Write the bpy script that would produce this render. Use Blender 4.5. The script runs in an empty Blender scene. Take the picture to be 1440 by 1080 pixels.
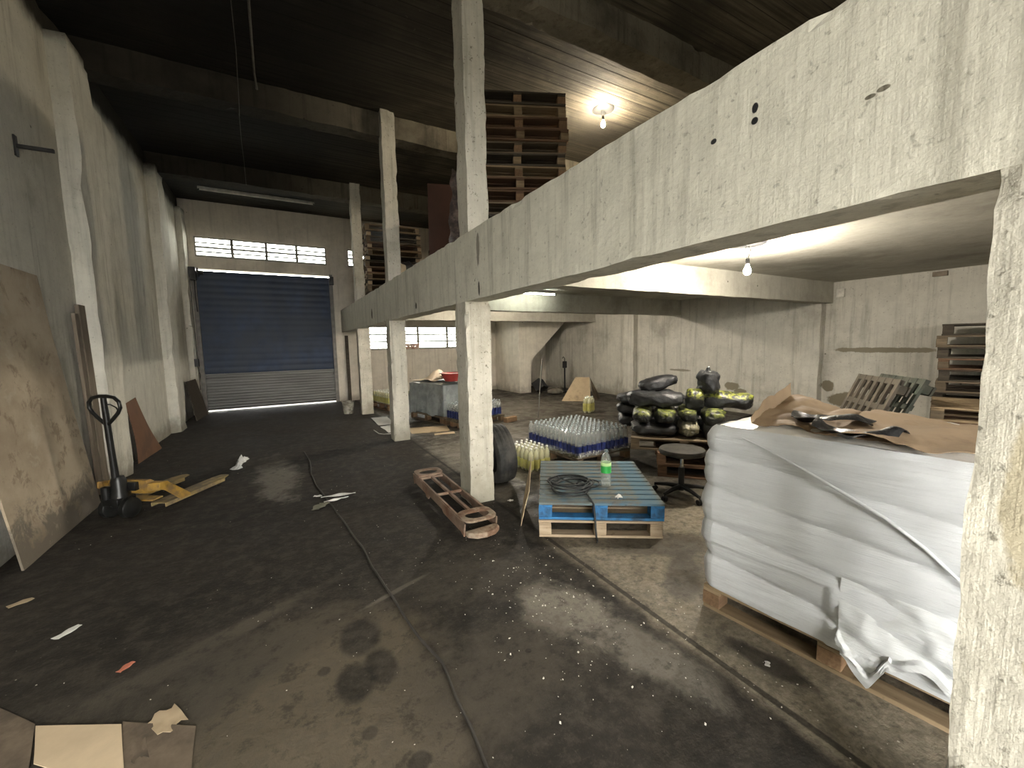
import bpy, bmesh, math, random
from mathutils import Vector, Matrix, noise, Euler
rnd = random.Random(7)
SC = bpy.context.scene
COL = SC.collection
PI = math.pi
R = math.radians

# ------------------------------------------------------------------ camera
W, H, F = 1440, 1080, 574.52
YAW, PITCH, ROLL, CAMH = .5105937, -.10015952, -.0188915, 1.6
fwd = Vector((math.sin(YAW)*math.cos(PITCH), math.cos(YAW)*math.cos(PITCH), math.sin(PITCH)))
rt = Vector((math.cos(YAW), -math.sin(YAW), 0))
up = rt.cross(fwd)
cr, sr = math.cos(ROLL), math.sin(ROLL)
rt2 = rt*cr + up*sr
up2 = -rt*sr + up*cr
cd = bpy.data.cameras.new('camera'); cam = bpy.data.objects.new('camera', cd); COL.objects.link(cam)
cd.sensor_fit = 'HORIZONTAL'; cd.sensor_width = 36; cd.lens = F/W*36; cd.clip_start = .02; cd.clip_end = 200
m = Matrix.Identity(4)
for i in range(3):
    m[i][0] = rt2[i]; m[i][1] = up2[i]; m[i][2] = -fwd[i]
m[0][3], m[1][3], m[2][3] = 0, 0, CAMH
cam.matrix_world = m
SC.camera = cam

# ------------------------------------------------------------------ node helpers
def s2l(c):
    return tuple((v/255/12.92 if v/255 <= .04045 else ((v/255+.055)/1.055)**2.4) for v in c)
class NT:
    def __init__(s, name):
        s.m = bpy.data.materials.new(name); s.m.use_nodes = True
        s.t = s.m.node_tree; s.n = s.t.nodes; s.l = s.t.links
        s.b = s.n['Principled BSDF']; s.out = s.n['Material Output']
        tc = s.n.new('ShaderNodeTexCoord'); s.co = tc.outputs['Object']
    def put(s, sock, v):
        if hasattr(v, 'is_linked') or hasattr(v, 'links'): s.l.new(v, sock)
        elif isinstance(v, (tuple, list)) and len(v) == 3 and sock.type == 'RGBA': sock.default_value = (*v, 1)
        else: sock.default_value = v
    def vmap(s, scale=(1,1,1), loc=(0,0,0), rot=(0,0,0), v=None):
        n = s.n.new('ShaderNodeMapping'); s.put(n.inputs[0], v or s.co)
        n.inputs['Location'].default_value = loc; n.inputs['Rotation'].default_value = rot; n.inputs['Scale'].default_value = scale
        return n.outputs[0]
    def noise(s, scale=5, det=4, v=None, rough=.6, dist=0):
        n = s.n.new('ShaderNodeTexNoise'); s.put(n.inputs['Vector'], v or s.co)
        n.inputs['Scale'].default_value = scale; n.inputs['Detail'].default_value = det
        n.inputs['Roughness'].default_value = rough; n.inputs['Distortion'].default_value = dist
        return n.outputs[0]
    def vor(s, scale=5, v=None, feat='F1'):
        n = s.n.new('ShaderNodeTexVoronoi'); s.put(n.inputs['Vector'], v or s.co); n.inputs['Scale'].default_value = scale
        n.feature = feat
        return n.outputs['Distance']
    def ramp(s, f, lo, hi, a=0., b=1.):
        n = s.n.new('ShaderNodeMapRange'); n.interpolation_type = 'SMOOTHSTEP'; n.clamp = True
        s.put(n.inputs[0], f); n.inputs[1].default_value = lo; n.inputs[2].default_value = hi
        n.inputs[3].default_value = a; n.inputs[4].default_value = b
        return n.outputs[0]
    def mix(s, f, a, b, mode='MIX'):
        n = s.n.new('ShaderNodeMix'); n.data_type = 'RGBA'; n.blend_type = mode
        s.put(n.inputs[0], f); s.put(n.inputs[6], a); s.put(n.inputs[7], b)
        return n.outputs[2]
    def ma(s, op, a, b=0., c=0.):
        n = s.n.new('ShaderNodeMath'); n.operation = op
        s.put(n.inputs[0], a); s.put(n.inputs[1], b); s.put(n.inputs[2], c)
        return n.outputs[0]
    def xyz(s, v=None):
        n = s.n.new('ShaderNodeSeparateXYZ'); s.put(n.inputs[0], v or s.co); return n.outputs
    def blob(s, c, r, ang=0, soft=.35, amt=.5, nz=None, v=None):
        """a stain with its own outline: 1 inside, 0 outside"""
        n = s.n.new('ShaderNodeMapping'); n.vector_type = 'TEXTURE'; s.put(n.inputs[0], v or s.co)
        n.inputs['Location'].default_value = c; n.inputs['Rotation'].default_value = (0, 0, ang); n.inputs['Scale'].default_value = r
        l = s.n.new('ShaderNodeVectorMath'); l.operation = 'LENGTH'; s.l.new(n.outputs[0], l.inputs[0])
        d = l.outputs['Value']
        if nz is not None:
            d = s.ma('ADD', d, s.ma('MULTIPLY', s.ma('SUBTRACT', nz, .5), amt*2))
        return s.ramp(d, 1-soft, 1+soft, 1, 0)
    def bump(s, h, st=.3, dist=.02):
        n = s.n.new('ShaderNodeBump'); n.inputs['Strength'].default_value = st; n.inputs['Distance'].default_value = dist
        s.put(n.inputs['Height'], h); s.l.new(n.outputs[0], s.b.inputs['Normal'])
    def fin(s, col, rough=.8, metal=0., spec=.3):
        s.put(s.b.inputs['Base Color'], col); s.put(s.b.inputs['Roughness'], rough); s.put(s.b.inputs['Metallic'], metal)
        s.b.inputs['Specular IOR Level'].default_value = spec
        return s.m
    def rand(s):
        n = s.n.new('ShaderNodeObjectInfo'); return n.outputs['Random']

def plain(name, c, rough=.6, metal=0., var=.18, scale=9, spec=.3, bump=.0, stretch=(1,1,1), dirt=None, dirtamt=.5, dscale=3, rv=0.):
    t = NT(name); v = t.vmap(stretch)
    n = t.noise(scale, 5, v)
    a = tuple(x*(1-var) for x in c); b = tuple(min(1, x*(1+var)) for x in c)
    col = t.mix(t.ramp(n, .3, .7), a, b)
    if rv: col = t.mix(t.ma('MULTIPLY', t.rand(), rv), col, tuple(x*.35 for x in c))
    if dirt:
        d = t.noise(dscale, 6, None, .65)
        col = t.mix(t.ramp(d, 1-dirtamt-.12, 1-dirtamt+.12), col, dirt)
    if bump: t.bump(n, bump)
    return t.fin(col, rough, metal, spec)

def wood(name, c, c2, rv=.4, axis=0, grey=None):
    t = NT(name)
    st = [9, 9, 9]; st[axis] = .7
    g = t.noise(3.2, 6, t.vmap(tuple(st)), .65, .4)
    col = t.mix(t.ramp(g, .3, .72), c, c2)
    r_ = t.rand()
    col = t.mix(t.ma('MULTIPLY', r_, rv), col, tuple(x*.45 for x in c2))
    if grey: col = t.mix(t.ramp(t.noise(4, 5), .45, .62), col, grey)
    d = t.noise(14, 4)
    col = t.mix(t.ramp(d, .62, .75, 0, .6), col, tuple(x*.25 for x in c2))
    t.bump(g, .35, .006)
    return t.fin(col, .82, 0, .2)

def plaster(name, base, dirt, streak=.5, speck=.6, patches=(), dirtlo=.5, bumpst=.35, top_soot=None, xdark=None, low=None, boards=None, spec=.15):
    t = NT(name)
    big = t.noise(.9, 6, None, .65); mid = t.noise(4.5, 6, None, .7); fine = t.noise(34, 4)
    st = t.noise(2.2, 5, t.vmap((5, 5, .28)), .65)
    col = t.mix(t.ramp(mid, .32, .68), tuple(x*.86 for x in base), base)
    col = t.mix(t.ramp(big, dirtlo, dirtlo+.25, 0, .75), col, dirt)
    col = t.mix(t.ramp(st, .48, .72, 0, streak), col, tuple(x*.8 for x in dirt))
    col = t.mix(t.ramp(fine, .60, .72, 0, speck), col, tuple(x*.6 for x in dirt))
    hole = t.vor(2.6)
    col = t.mix(t.ramp(hole, .018, .045, .8, 0), col, tuple(x*.2 for x in dirt))
    z = t.xyz()[2]
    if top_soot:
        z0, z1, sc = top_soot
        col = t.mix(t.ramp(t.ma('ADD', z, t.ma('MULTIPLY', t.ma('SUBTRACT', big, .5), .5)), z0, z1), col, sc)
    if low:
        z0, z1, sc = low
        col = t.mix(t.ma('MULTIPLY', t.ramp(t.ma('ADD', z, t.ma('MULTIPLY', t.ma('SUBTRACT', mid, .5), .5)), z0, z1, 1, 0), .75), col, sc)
    if xdark:
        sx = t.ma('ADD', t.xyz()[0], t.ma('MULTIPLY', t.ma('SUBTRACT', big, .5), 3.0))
        col = t.mix(t.ramp(sx, xdark[0], xdark[1], .85, 0), col, xdark[2])  # colour darkens towards low X, with a noisy edge
    for c, r, pc in patches:
        col = t.mix(t.blob(c, r, 0, .12, .7, mid), col, pc)
    h = t.ma('ADD', t.ma('MULTIPLY', mid, .8), t.ma('ADD', t.ma('MULTIPLY', fine, .18), t.ma('MULTIPLY', st, .5)))
    t.bump(h, bumpst, .03)
    return t.fin(col, .9, 0, spec)

# ------------------------------------------------------------------ mesh builder
class MB:
    def __init__(s): s.v = []; s.f = []; s.mi = []; s.cur = 0
    def add(s, vs, fs, T=None):
        o = len(s.v)
        s.v += [tuple(T @ Vector(p)) if T else tuple(p) for p in vs]
        s.f += [tuple(i+o for i in f) for f in fs]; s.mi += [s.cur]*len(fs)
        return s
    def box(s, lo, hi, T=None):
        x0, y0, z0 = lo; x1, y1, z1 = hi
        return s.add([(x0,y0,z0),(x1,y0,z0),(x1,y1,z0),(x0,y1,z0),(x0,y0,z1),(x1,y0,z1),(x1,y1,z1),(x0,y1,z1)],
              [(3,2,1,0),(4,5,6,7),(0,1,5,4),(1,2,6,5),(2,3,7,6),(3,0,4,7)], T)
    def cbox(s, c, d, rot=(0,0,0)):
        T = Matrix.Translation(c) @ Euler(rot).to_matrix().to_4x4()
        return s.box((-d[0]/2,-d[1]/2,-d[2]/2), (d[0]/2,d[1]/2,d[2]/2), T)
    def bar(s, a, b, w, h):
        a = Vector(a); b = Vector(b); d = b-a; L = d.length; q = d.to_track_quat('X', 'Z').to_matrix().to_4x4()
        return s.box((0,-w/2,-h/2), (L,w/2,h/2), Matrix.Translation(a) @ q)
    def tube(s, pts, r, n=8, closed=False, caps=True):
        pts = [Vector(p) for p in pts]; N = len(pts); o = len(s.v); rs = r if isinstance(r, (list, tuple)) else [r]*N
        nrm = None; vs = []
        for i, p in enumerate(pts):
            if closed: t = (pts[(i+1) % N]-pts[i-1])
            else: t = pts[min(i+1, N-1)]-pts[max(i-1, 0)]
            t.normalize()
            if nrm is None:
                nrm = t.orthogonal().normalized()
            else:
                nrm = (nrm - t*nrm.dot(t)); nrm = nrm.normalized() if nrm.length > 1e-6 else t.orthogonal().normalized()
            b = t.cross(nrm)
            for k in range(n):
                a = 2*PI*k/n; vs.append(p + (nrm*math.cos(a)+b*math.sin(a))*rs[i])
        fs = []
        for i in range(N if closed else N-1):
            j = (i+1) % N
            for k in range(n):
                fs.append((i*n+k, i*n+(k+1) % n, j*n+(k+1) % n, j*n+k))
        if caps and not closed:
            fs.append(tuple(reversed(range(n)))); fs.append(tuple((N-1)*n+k for k in range(n)))
        return s.add(vs, fs)
    def lathe(s, prof, n=16, T=None, close=True):
        vs = []; fs = []; N = len(prof)
        for r, z in prof:
            for k in range(n):
                a = 2*PI*k/n; vs.append((r*math.cos(a), r*math.sin(a), z))
        for i in range(N-1):
            for k in range(n):
                fs.append((i*n+k, i*n+(k+1) % n, (i+1)*n+(k+1) % n, (i+1)*n+k))
        if close:
            if prof[0][0] > 1e-4: fs.append(tuple(reversed(range(n))))
            if prof[-1][0] > 1e-4: fs.append(tuple((N-1)*n+k for k in range(n)))
        return s.add(vs, fs, T)
    def prism(s, poly, z0, z1, T=None):
        n = len(poly)
        vs = [(x, y, z0) for x, y in poly]+[(x, y, z1) for x, y in poly]
        fs = [tuple(reversed(range(n))), tuple(range(n, 2*n))]+[(i, (i+1) % n, n+(i+1) % n, n+i) for i in range(n)]
        return s.add(vs, fs, T)
    def grid(s, fn, nu, nv, thick=0.):
        """surface point(u,v), optionally with thickness along its normal"""
        P = [[Vector(fn(i/nu, j/nv)) for j in range(nv+1)] for i in range(nu+1)]
        def layer(off):
            out = []
            for i in range(nu+1):
                for j in range(nv+1):
                    p = P[i][j]
                    if off:
                        a = P[min(i+1,nu)][j]-P[max(i-1,0)][j]; b = P[i][min(j+1,nv)]-P[i][max(j-1,0)]
                        nn = a.cross(b); p = p + (nn.normalized()*off if nn.length > 1e-9 else Vector((0,0,off)))
                    out.append(p)
            return out
        m_ = nv+1; idx = lambda i, j: i*m_+j
        top = [(idx(i,j), idx(i+1,j), idx(i+1,j+1), idx(i,j+1)) for i in range(nu) for j in range(nv)]
        if not thick: return s.add(layer(0), top)
        K = (nu+1)*m_; vs = layer(0)+layer(-thick); fs = list(top)+[tuple(K+k for k in reversed(f)) for f in top]
        ring = [idx(i,0) for i in range(nu+1)]+[idx(nu,j) for j in range(1,nv+1)]+[idx(i,nv) for i in range(nu-1,-1,-1)]+[idx(0,j) for j in range(nv-1,0,-1)]
        for a, b in zip(ring, ring[1:]+ring[:1]): fs.append((b, a, K+a, K+b))
        return s.add(vs, fs)
    def mesh(s, name, mats, smooth=None, clean=True):
        me = bpy.data.meshes.new(name); me.from_pydata(s.v, [], s.f)
        for mm in (mats if isinstance(mats, (list, tuple)) else [mats]): me.materials.append(mm)
        me.polygons.foreach_set('material_index', s.mi)
        if clean:
            bm = bmesh.new(); bm.from_mesh(me); bmesh.ops.recalc_face_normals(bm, faces=bm.faces); bm.to_mesh(me); bm.free()
        if smooth is not None:
            me.polygons.foreach_set('use_smooth', [True]*len(me.polygons)); me.set_sharp_from_angle(angle=R(smooth))
        me.update(); return me
    def obj(s, name, mats, parent=None, smooth=None, bevel=0., loc=None, clean=True):
        me = s.mesh(name, mats, smooth, clean); o = bpy.data.objects.new(name, me); COL.objects.link(o)
        if parent is not None: o.parent = parent
        if loc is not None: o.location = loc
        if bevel:
            b = o.modifiers.new('bevel', 'BEVEL'); b.width = bevel; b.segments = 2; b.limit_method = 'ANGLE'
        return o

def tag(o, label, cat, group=None, kind=None):
    o['label'] = label; o['category'] = cat
    if group: o['group'] = group
    if kind: o['kind'] = kind
    return o
def thing(name, label, cat, loc=(0,0,0), rz=0., group=None):
    o = bpy.data.objects.new(name, None); COL.objects.link(o); o.empty_display_size = .1
    o.location = loc; o.rotation_euler = (0, 0, rz)
    return tag(o, label, cat, group)
def struct(o): o['kind'] = 'structure'; return o
def copy_tree(o, parent=None):
    c = o.copy(); COL.objects.link(c)
    if parent is not None: c.parent = parent
    for ch in list(o.children): copy_tree(ch, c)
    return c
def rough_mesh(o, cuts, amp, sc=3., keep=lambda p: True):
    """chipped, hand-rendered look: subdivide and shift along noise"""
    bm = bmesh.new(); bm.from_mesh(o.data)
    L = 0
    while True:
        es = [e for e in bm.edges if e.calc_length() > cuts]
        if not es or L > 7: break
        bmesh.ops.subdivide_edges(bm, edges=es, cuts=1, use_grid_fill=True); L += 1
    bm.normal_update()
    for v in bm.verts:
        n = noise.noise_vector(v.co*sc)+noise.noise_vector(v.co*sc*3.1)*.5
        sharp = max((e.calc_face_angle(0) for e in v.link_edges), default=0)
        k = amp*(1.6 if sharp > .5 else .6)
        v.co += n*k
        if sharp > .5:
            c = noise.noise(v.co*7+Vector((3,1,2)))
            if c > .22: v.co -= v.normal*(c-.22)*amp*7
    bm.to_mesh(o.data); bm.free(); return o
def crumple(p, a, s, seed=0):
    return noise.noise_vector(Vector(p)*s+Vector((seed*7.1, seed*3.3, seed)))*a

# ------------------------------------------------------------------ materials of the setting
WHITE = (.60, .575, .49); DIRT = (.20, .185, .145)
M_beam = plaster('beam_plaster', (.64, .615, .52), (.30, .28, .22), .55, .55, dirtlo=.56, patches=[
    ((1.55, .93, 2.43), (.3, .012, .018), (.02,.02,.02)), ((1.55, .93, 2.385), (.3, .012, .012), (.02,.02,.02)), ((1.55, 1.09, 2.38), (.3, .012, .01), (.03,.03,.03)),
    ((1.55, .56, 2.305), (.3, .014, .007), (.16,.145,.11)), ((1.55, .59, 2.297), (.3, .012, .006), (.13,.12,.09)),
    ((1.55, 3.33, 2.42), (.3, .03, .14), (.25,.23,.19)), ((1.55, 3.33, 2.08), (.3, .02, .06), (.10,.095,.08)), ((1.55, 5.26, 2.1), (.3, .035, .04), (.08,.075,.06)), ((1.55, 8.2, 2.2), (.3, .06, .09), (.10,.09,.07))])
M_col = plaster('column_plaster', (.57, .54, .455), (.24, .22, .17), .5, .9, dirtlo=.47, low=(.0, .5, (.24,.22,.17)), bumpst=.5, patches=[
    ((1.55, .14, .78), (.3, .06, .12), (.40,.345,.235)), ((1.55, .22, 1.2), (.3, .05, .2), (.45,.40,.29)), ((1.55, .12, 1.6), (.3, .06, .12), (.46,.41,.30)), ((1.55, .17, .30), (.3, .012, .05), (.08,.07,.05)), ((1.55, .08, .45), (.3, .03, .02), (.25,.12,.08))])
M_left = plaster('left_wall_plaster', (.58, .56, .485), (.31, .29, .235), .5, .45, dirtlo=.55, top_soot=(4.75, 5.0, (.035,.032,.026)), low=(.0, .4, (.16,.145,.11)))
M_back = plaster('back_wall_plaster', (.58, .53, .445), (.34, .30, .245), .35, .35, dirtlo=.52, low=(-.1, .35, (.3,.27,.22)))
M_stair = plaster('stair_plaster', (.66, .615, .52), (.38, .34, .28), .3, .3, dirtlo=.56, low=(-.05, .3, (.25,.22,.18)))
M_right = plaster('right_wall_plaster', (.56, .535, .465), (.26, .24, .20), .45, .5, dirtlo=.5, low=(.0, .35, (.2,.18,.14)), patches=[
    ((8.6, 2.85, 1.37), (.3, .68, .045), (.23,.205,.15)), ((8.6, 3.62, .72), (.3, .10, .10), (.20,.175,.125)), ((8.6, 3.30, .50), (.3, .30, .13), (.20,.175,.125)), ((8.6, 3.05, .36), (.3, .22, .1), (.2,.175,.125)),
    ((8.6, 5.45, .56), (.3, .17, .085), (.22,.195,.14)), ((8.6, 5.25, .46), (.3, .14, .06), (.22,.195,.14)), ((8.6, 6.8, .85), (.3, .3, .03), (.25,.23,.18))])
M_slab = plaster('slab_plaster', (.44, .42, .355), (.22, .205, .165), .2, .3, dirtlo=.46)

def roof_mat(name, a, b):
    t = NT(name)
    g = t.noise(3, 6, t.vmap((.22, 7, 7)), .7, .2); big = t.noise(.8, 5); fine = t.noise(18, 4)
    col = t.mix(t.ramp(g, .3, .72), a, b)
    col = t.mix(t.ramp(big, .42, .62, 0, .7), col, (.022, .0195, .0155))
    brd = t.ma('FRACT', t.ma('MULTIPLY', t.xyz()[1], 5.2))
    col = t.mix(t.ramp(brd, .03, .07, .8, 0), col, (.01, .009, .008))
    col = t.mix(t.ramp(fine, .64, .74, 0, .35), col, (.2, .18, .14))
    # roof colour darkens towards the driveway side, with a noisy edge
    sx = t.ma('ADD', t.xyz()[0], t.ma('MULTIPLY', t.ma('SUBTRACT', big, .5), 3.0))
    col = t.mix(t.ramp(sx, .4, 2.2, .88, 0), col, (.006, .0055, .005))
    t.bump(t.ma('ADD', g, t.ramp(brd, .02, .08)), .4, .02)
    return t.fin(col, .85, 0, .25)
M_roof = roof_mat('dark_board_marked_roof', (.045, .038, .028), (.135, .117, .085))
M_roofbeam = plaster('roof_beam_concrete', (.17, .15, .112), (.035, .03, .023), .5, .5, dirtlo=.45, bumpst=.5, xdark=(-.2, 1.8, (.010, .009, .008)))  # beams coloured darker on the driveway side

def floor_mat():
    t = NT('grimy_concrete_floor')
    n1 = t.noise(.7, 7, None, .68); n2 = t.noise(3.4, 7, None, .7, .3); n3 = t.noise(22, 5, None, .7)
    x, y, z = t.xyz()
    col = t.mix(t.ramp(n1, .36, .66), (.021, .0175, .0138), (.050, .042, .0325))
    col = t.mix(t.ramp(n2, .46, .70, 0, .7), col, (.050, .044, .0355))
    nz = n2
    def spot(c, r, ang, colr, k=1., soft=.35, amt=.6):
        nonlocal col
        col = t.mix(t.ma('MULTIPLY', t.blob((c[0], c[1], 0), (r[0], r[1], 9), ang, soft, amt, nz), k), col, colr)
    # the bay floor beyond the columns is lighter, the loading strip next to the wrapped pallet sandy
    e = t.ma('ADD', x, t.ma('MULTIPLY', t.ma('SUBTRACT', n2, .5), .16))
    bay = t.mix(t.ramp(t.noise(1.6, 6, t.vmap((1, 1.8, 1)), .7), .36, .62), (.040, .035, .028), (.125, .111, .088))
    col = t.mix(t.ramp(e, 1.80, 1.90), col, bay)
    sandy = t.mix(t.ramp(n3, .3, .7), (.26, .224, .162), (.50, .44, .335))
    m = t.ma('MULTIPLY', t.ramp(e, 1.70, 1.80), t.ma('MULTIPLY', t.ramp(y, 2.9, 2.3), t.ramp(n1, .30, .50, .35, 1)))
    col = t.mix(t.ma('MULTIPLY', m, .95), col, sandy)
    spot((2.0, 1.02), (.06, .22), .1, (.04, .035, .029), .8, .3, .9); spot((2.3, 1.75), (.3, .12), .6, (.06, .052, .041), .7); spot((2.5, 2.15), (.5, .2), -.5, (.06, .052, .04), .7)
    # pale scuffs and powder, and window light painted on the bay floor
    spot((-.15, 5.75), (.22, .85), .05, (.26, .24, .205), .85, .4, 1.5)
    spot((1.38, 1.86), (.20, .30), .3, (.36, .33, .27), .75, .45, 1.5); spot((1.55, 1.45), (.14, .35), .1, (.30, .275, .225), .65, .45, 1.4)
    spot((.56, 2.59), (.24, .022), .35, (.24, .22, .18), .8, .4, .7); spot((.38, 2.02), (.11, .012), .6, (.26, .24, .2), .8)
    spot((.0, 2.0), (.60, .55), .4, (.165, .138, .095), .85, .4, .9); spot((.12, 1.5), (.5, .28), 0, (.18, .15, .105), .85, .4, .9); spot((-.45, 2.62), (.62, .07), .45, (.15, .13, .098), .7, .4, .9); spot((-.25, 2.35), (.45, .2), .3, (.10, .087, .064), .8, .4, .9)
    spot((.80, 1.65), (.45, .3), 0, (.095, .082, .062), .7, .5, 1.1); spot((-.7, 2.3), (.5, .35), .3, (.075, .066, .051), .7, .5, 1.)
    spot((1.0, 2.5), (.6, .25), -.3, (.085, .074, .057), .6, .5, 1.)
    spot((2.25, 5.3), (.40, 1.0), .0, (.46, .42, .34), .75, .6, 1.3); spot((3.2, 6.3), (.9, .8), .0, (.26, .235, .19), .6, .6, 1.4); spot((5.2, 9.2), (1.6, 1.2), .3, (.25, .225, .185), .55, .6, 1.4)  # window light and its shine put into the bay floor colour
    # oil
    for c, r, k in (((.27, 2.27), (.105, .15), .75), ((.205, 1.95), (.09, .12), .75), ((.33, 2.0), (.075, .12), .7), ((.216, 1.65), (.035, .035), .5), ((.36, 1.43), (.045, .04), .7), ((.92, 1.72), (.02, .02), .6), ((1.02, 1.70), (.016, .016), .6), ((-.4, 1.75), (.04, .025), .5), ((.08, 2.1), (.03, .03), .5)):
        spot(c, r, 0, (.014, .0125, .0115), k, .22, .55)
    # fine grit and trodden dirt over everything
    g1 = t.noise(9, 6, None, .75); g2 = t.noise(48, 4, None, .7)
    col = t.mix(t.ramp(g1, .46, .64, .0, .75), col, t.mix(.6, col, (.105, .090, .070)))
    col = t.mix(t.ramp(g1, .50, .34, 0, .55), col, (.020, .017, .0145))
    col = t.mix(t.ramp(g2, .56, .70, 0, .35), col, (.13, .116, .094))
    # slab joint
    jn = t.ma('ABSOLUTE', t.ma('SUBTRACT', t.ma('ADD', x, t.ma('MULTIPLY', t.ma('SUBTRACT', n1, .5), .03)), 1.80))
    col = t.mix(t.ramp(jn, .012, .022, .75, 0), col, (.02, .018, .015))
    # paint flecks
    fl = t.vor(16); pw = t.noise(1.3, 3)
    col = t.mix(t.ma('MULTIPLY', t.ramp(fl, .045, .075, 1, 0), t.ramp(pw, .48, .66)), col, (.42, .40, .35))
    col = t.mix(1., col, (.62, .61, .60), 'MULTIPLY')
    rgh = t.ma('SUBTRACT', t.ramp(n1, .35, .65, .72, .92), t.ma('MULTIPLY', t.ramp(e, 1.8, 1.9), t.ramp(n2, .40, .62, .38, .05)))
    t.bump(t.ma('ADD', t.ma('MULTIPLY', n2, .8), t.ma('MULTIPLY', n3, .35)), .55, .03)
    return t.fin(col, rgh, 0, .22)
M_floor = floor_mat()
M_yard = plain('yard_concrete', (.16, .155, .14), .9)
def louvre_mat():
    t = NT('louvre_glass'); n = t.n
    tr = n.new('ShaderNodeBsdfTransparent'); tr.inputs[0].default_value = (.95, .97, .95, 1)
    df = n.new('ShaderNodeBsdfTranslucent'); df.inputs[0].default_value = (.85, .87, .84, 1)
    gl = n.new('ShaderNodeBsdfGlossy'); gl.inputs['Roughness'].default_value = .15
    a = n.new('ShaderNodeMixShader'); a.inputs[0].default_value = .15; t.l.new(tr.outputs[0], a.inputs[1]); t.l.new(df.outputs[0], a.inputs[2])
    b = n.new('ShaderNodeMixShader'); b.inputs[0].default_value = .06; t.l.new(a.outputs[0], b.inputs[1]); t.l.new(gl.outputs[0], b.inputs[2])
    t.l.new(b.outputs[0], t.out.inputs[0]); return t.m
M_louvre = louvre_mat()
M_frame = plain('window_frame', (.22, .21, .18), .6)
M_bluedoor = plain('blue_shutter', (.013, .026, .058), .5, 0, .3, 2, dirt=(.02, .03, .05), dscale=1.2)
M_greydoor = plain('grey_shutter', (.14, .137, .128), .5, .3, .2, 2, stretch=(.3, 1, 5))
M_darksteel = plain('dark_steel', (.035, .034, .032), .5, .6)
M_rail = plain('guide_rail', (.16, .15, .135), .6, .3)

# ------------------------------------------------------------------ the setting
XL, XR, YB, YF, ZC, ZM = -1.95, 8.6, 12.75, -3.4, 5.2, 2.56
o = struct(MB().box((XL-.2, YF-.3, -.2), (XR+.2, YB+.25, 0)).obj('floor', M_floor))
struct(MB().box((-30, YF-30, -.3), (30, YF-.3, -.01)).obj('ground_outside', M_yard))
struct(MB().box((-30, YB+.25, -.3), (30, YB+30, -.01)).obj('ground_outside', M_yard))
struct(MB().box((XL-.2, YF-.2, ZC), (XR+.2, YB+.2, ZC+.2)).obj('ceiling', M_roof))

def wall_y(name, x0, x1, z0, z1, y0, y1, holes, mat):
    xs = sorted({x0, x1, *[h[0] for h in holes], *[h[1] for h in holes]}); zs = sorted({z0, z1, *[h[2] for h in holes], *[h[3] for h in holes]})
    mb = MB()
    for a, b in zip(xs, xs[1:]):
        for c, d in zip(zs, zs[1:]):
            if not any(a >= h[0]-1e-6 and b <= h[1]+1e-6 and c >= h[2]-1e-6 and d <= h[3]+1e-6 for h in holes): mb.box((a, y0, c), (b, y1, d))
    return struct(mb.obj(name, mat))
DOOR = (-1.75, 1.32, 0, 3.57); TR = (-1.70, 1.26, 3.86, 4.35); LW = (2.25, 5.25, 1.46, 2.17); MW = (1.82, 3.1, 3.86, 4.35)
wall_y('wall_back', XL-.2, XR+.2, 0, ZC, YB, YB+.2, [DOOR, TR, LW, MW], M_back)
wall_y('wall_front', XL-.2, XR+.2, 0, ZC, YF-.2, YF, [(-1.75, 1.45, 0, 3.3)], M_left)
wl = MB().box((XL-.2, YF, 0), (XL, YB, ZC)).obj('wall_left', M_left); struct(wl); rough_mesh(wl, .5, .012, .9)
for y0, y1 in ((-.2, .35), (3.05, 3.6), (6.38, 6.95), (9.9, 10.45)):
    p = struct(MB().box((XL-.05, y0, 0), (XL+.17, y1, 4.95)).obj('pilaster', M_left)); rough_mesh(p, .16, .014, 2.2)
p = struct(MB().box((XL-.05, 12.3, 0), (XL+.12, YB, 4.9)).obj('pilaster', M_left)); rough_mesh(p, .2, .012, 2.2)
struct(MB().box((XR, YF, 0), (XR+.2, YB, ZC)).obj('wall_right', M_right))
for y0, y1 in ((3.72, 4.1), (8.2, 8.6)):
    p = struct(MB().box((XR-.16, y0, 0), (XR+.05, y1, ZM)).obj('pilaster', M_right)); rough_mesh(p, .2, .008, 2.5)
# mezzanine
struct(MB().box((1.72, YF, ZM), (XR, YB, ZM+.06)).obj('mezzanine_floor', M_slab))
b = struct(MB().box((1.55, YF, 2.0), (1.77, YB, 2.615)).obj('mezzanine_edge_beam', M_beam)); rough_mesh(b, .07, .0045, 3.)
for y0, nm in ((.05, 'col'), (3.64, 'col'), (6.80, 'col'), (9.93, 'col')):
    p = MB().box((1.55, y0, -.02), (1.81, y0+.27, 2.03)).obj('column', M_col); struct(p); rough_mesh(p, .06, .006, 4.)
for y0 in (3.54, 6.72, 9.95):
    p = MB().box((1.553, y0, 2.58), (1.76, y0+.22, ZC)).obj('upper_column', M_col); struct(p); rough_mesh(p, .07, .006, 4.)
for y0 in (3.62, 6.80, 9.93):
    p = struct(MB().box((1.75, y0, 2.2), (XR, y0+.24, ZM+.01)).obj('bay_ceiling_beam', M_slab)); rough_mesh(p, .2, .004, 3.)
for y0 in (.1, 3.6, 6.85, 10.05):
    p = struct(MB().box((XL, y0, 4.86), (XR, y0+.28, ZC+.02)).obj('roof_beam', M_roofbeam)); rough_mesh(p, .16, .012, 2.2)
# stair block: partition face, return and sloping soffit
st = MB(); T = Matrix(((1,0,0,0),(0,0,-1,12.75),(0,1,0,0),(0,0,0,1)))
st.prism([(6.5,0),(6.92,0),(6.92,1.02),(8.62,2.58),(6.5,2.58)], 0, 1.65, T)
struct(st.obj('stair_block', M_stair))
struct(MB().box((4.9, YB-.08, 0), (6.5, YB, .12)).obj('skirting_curb', M_right))

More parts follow.
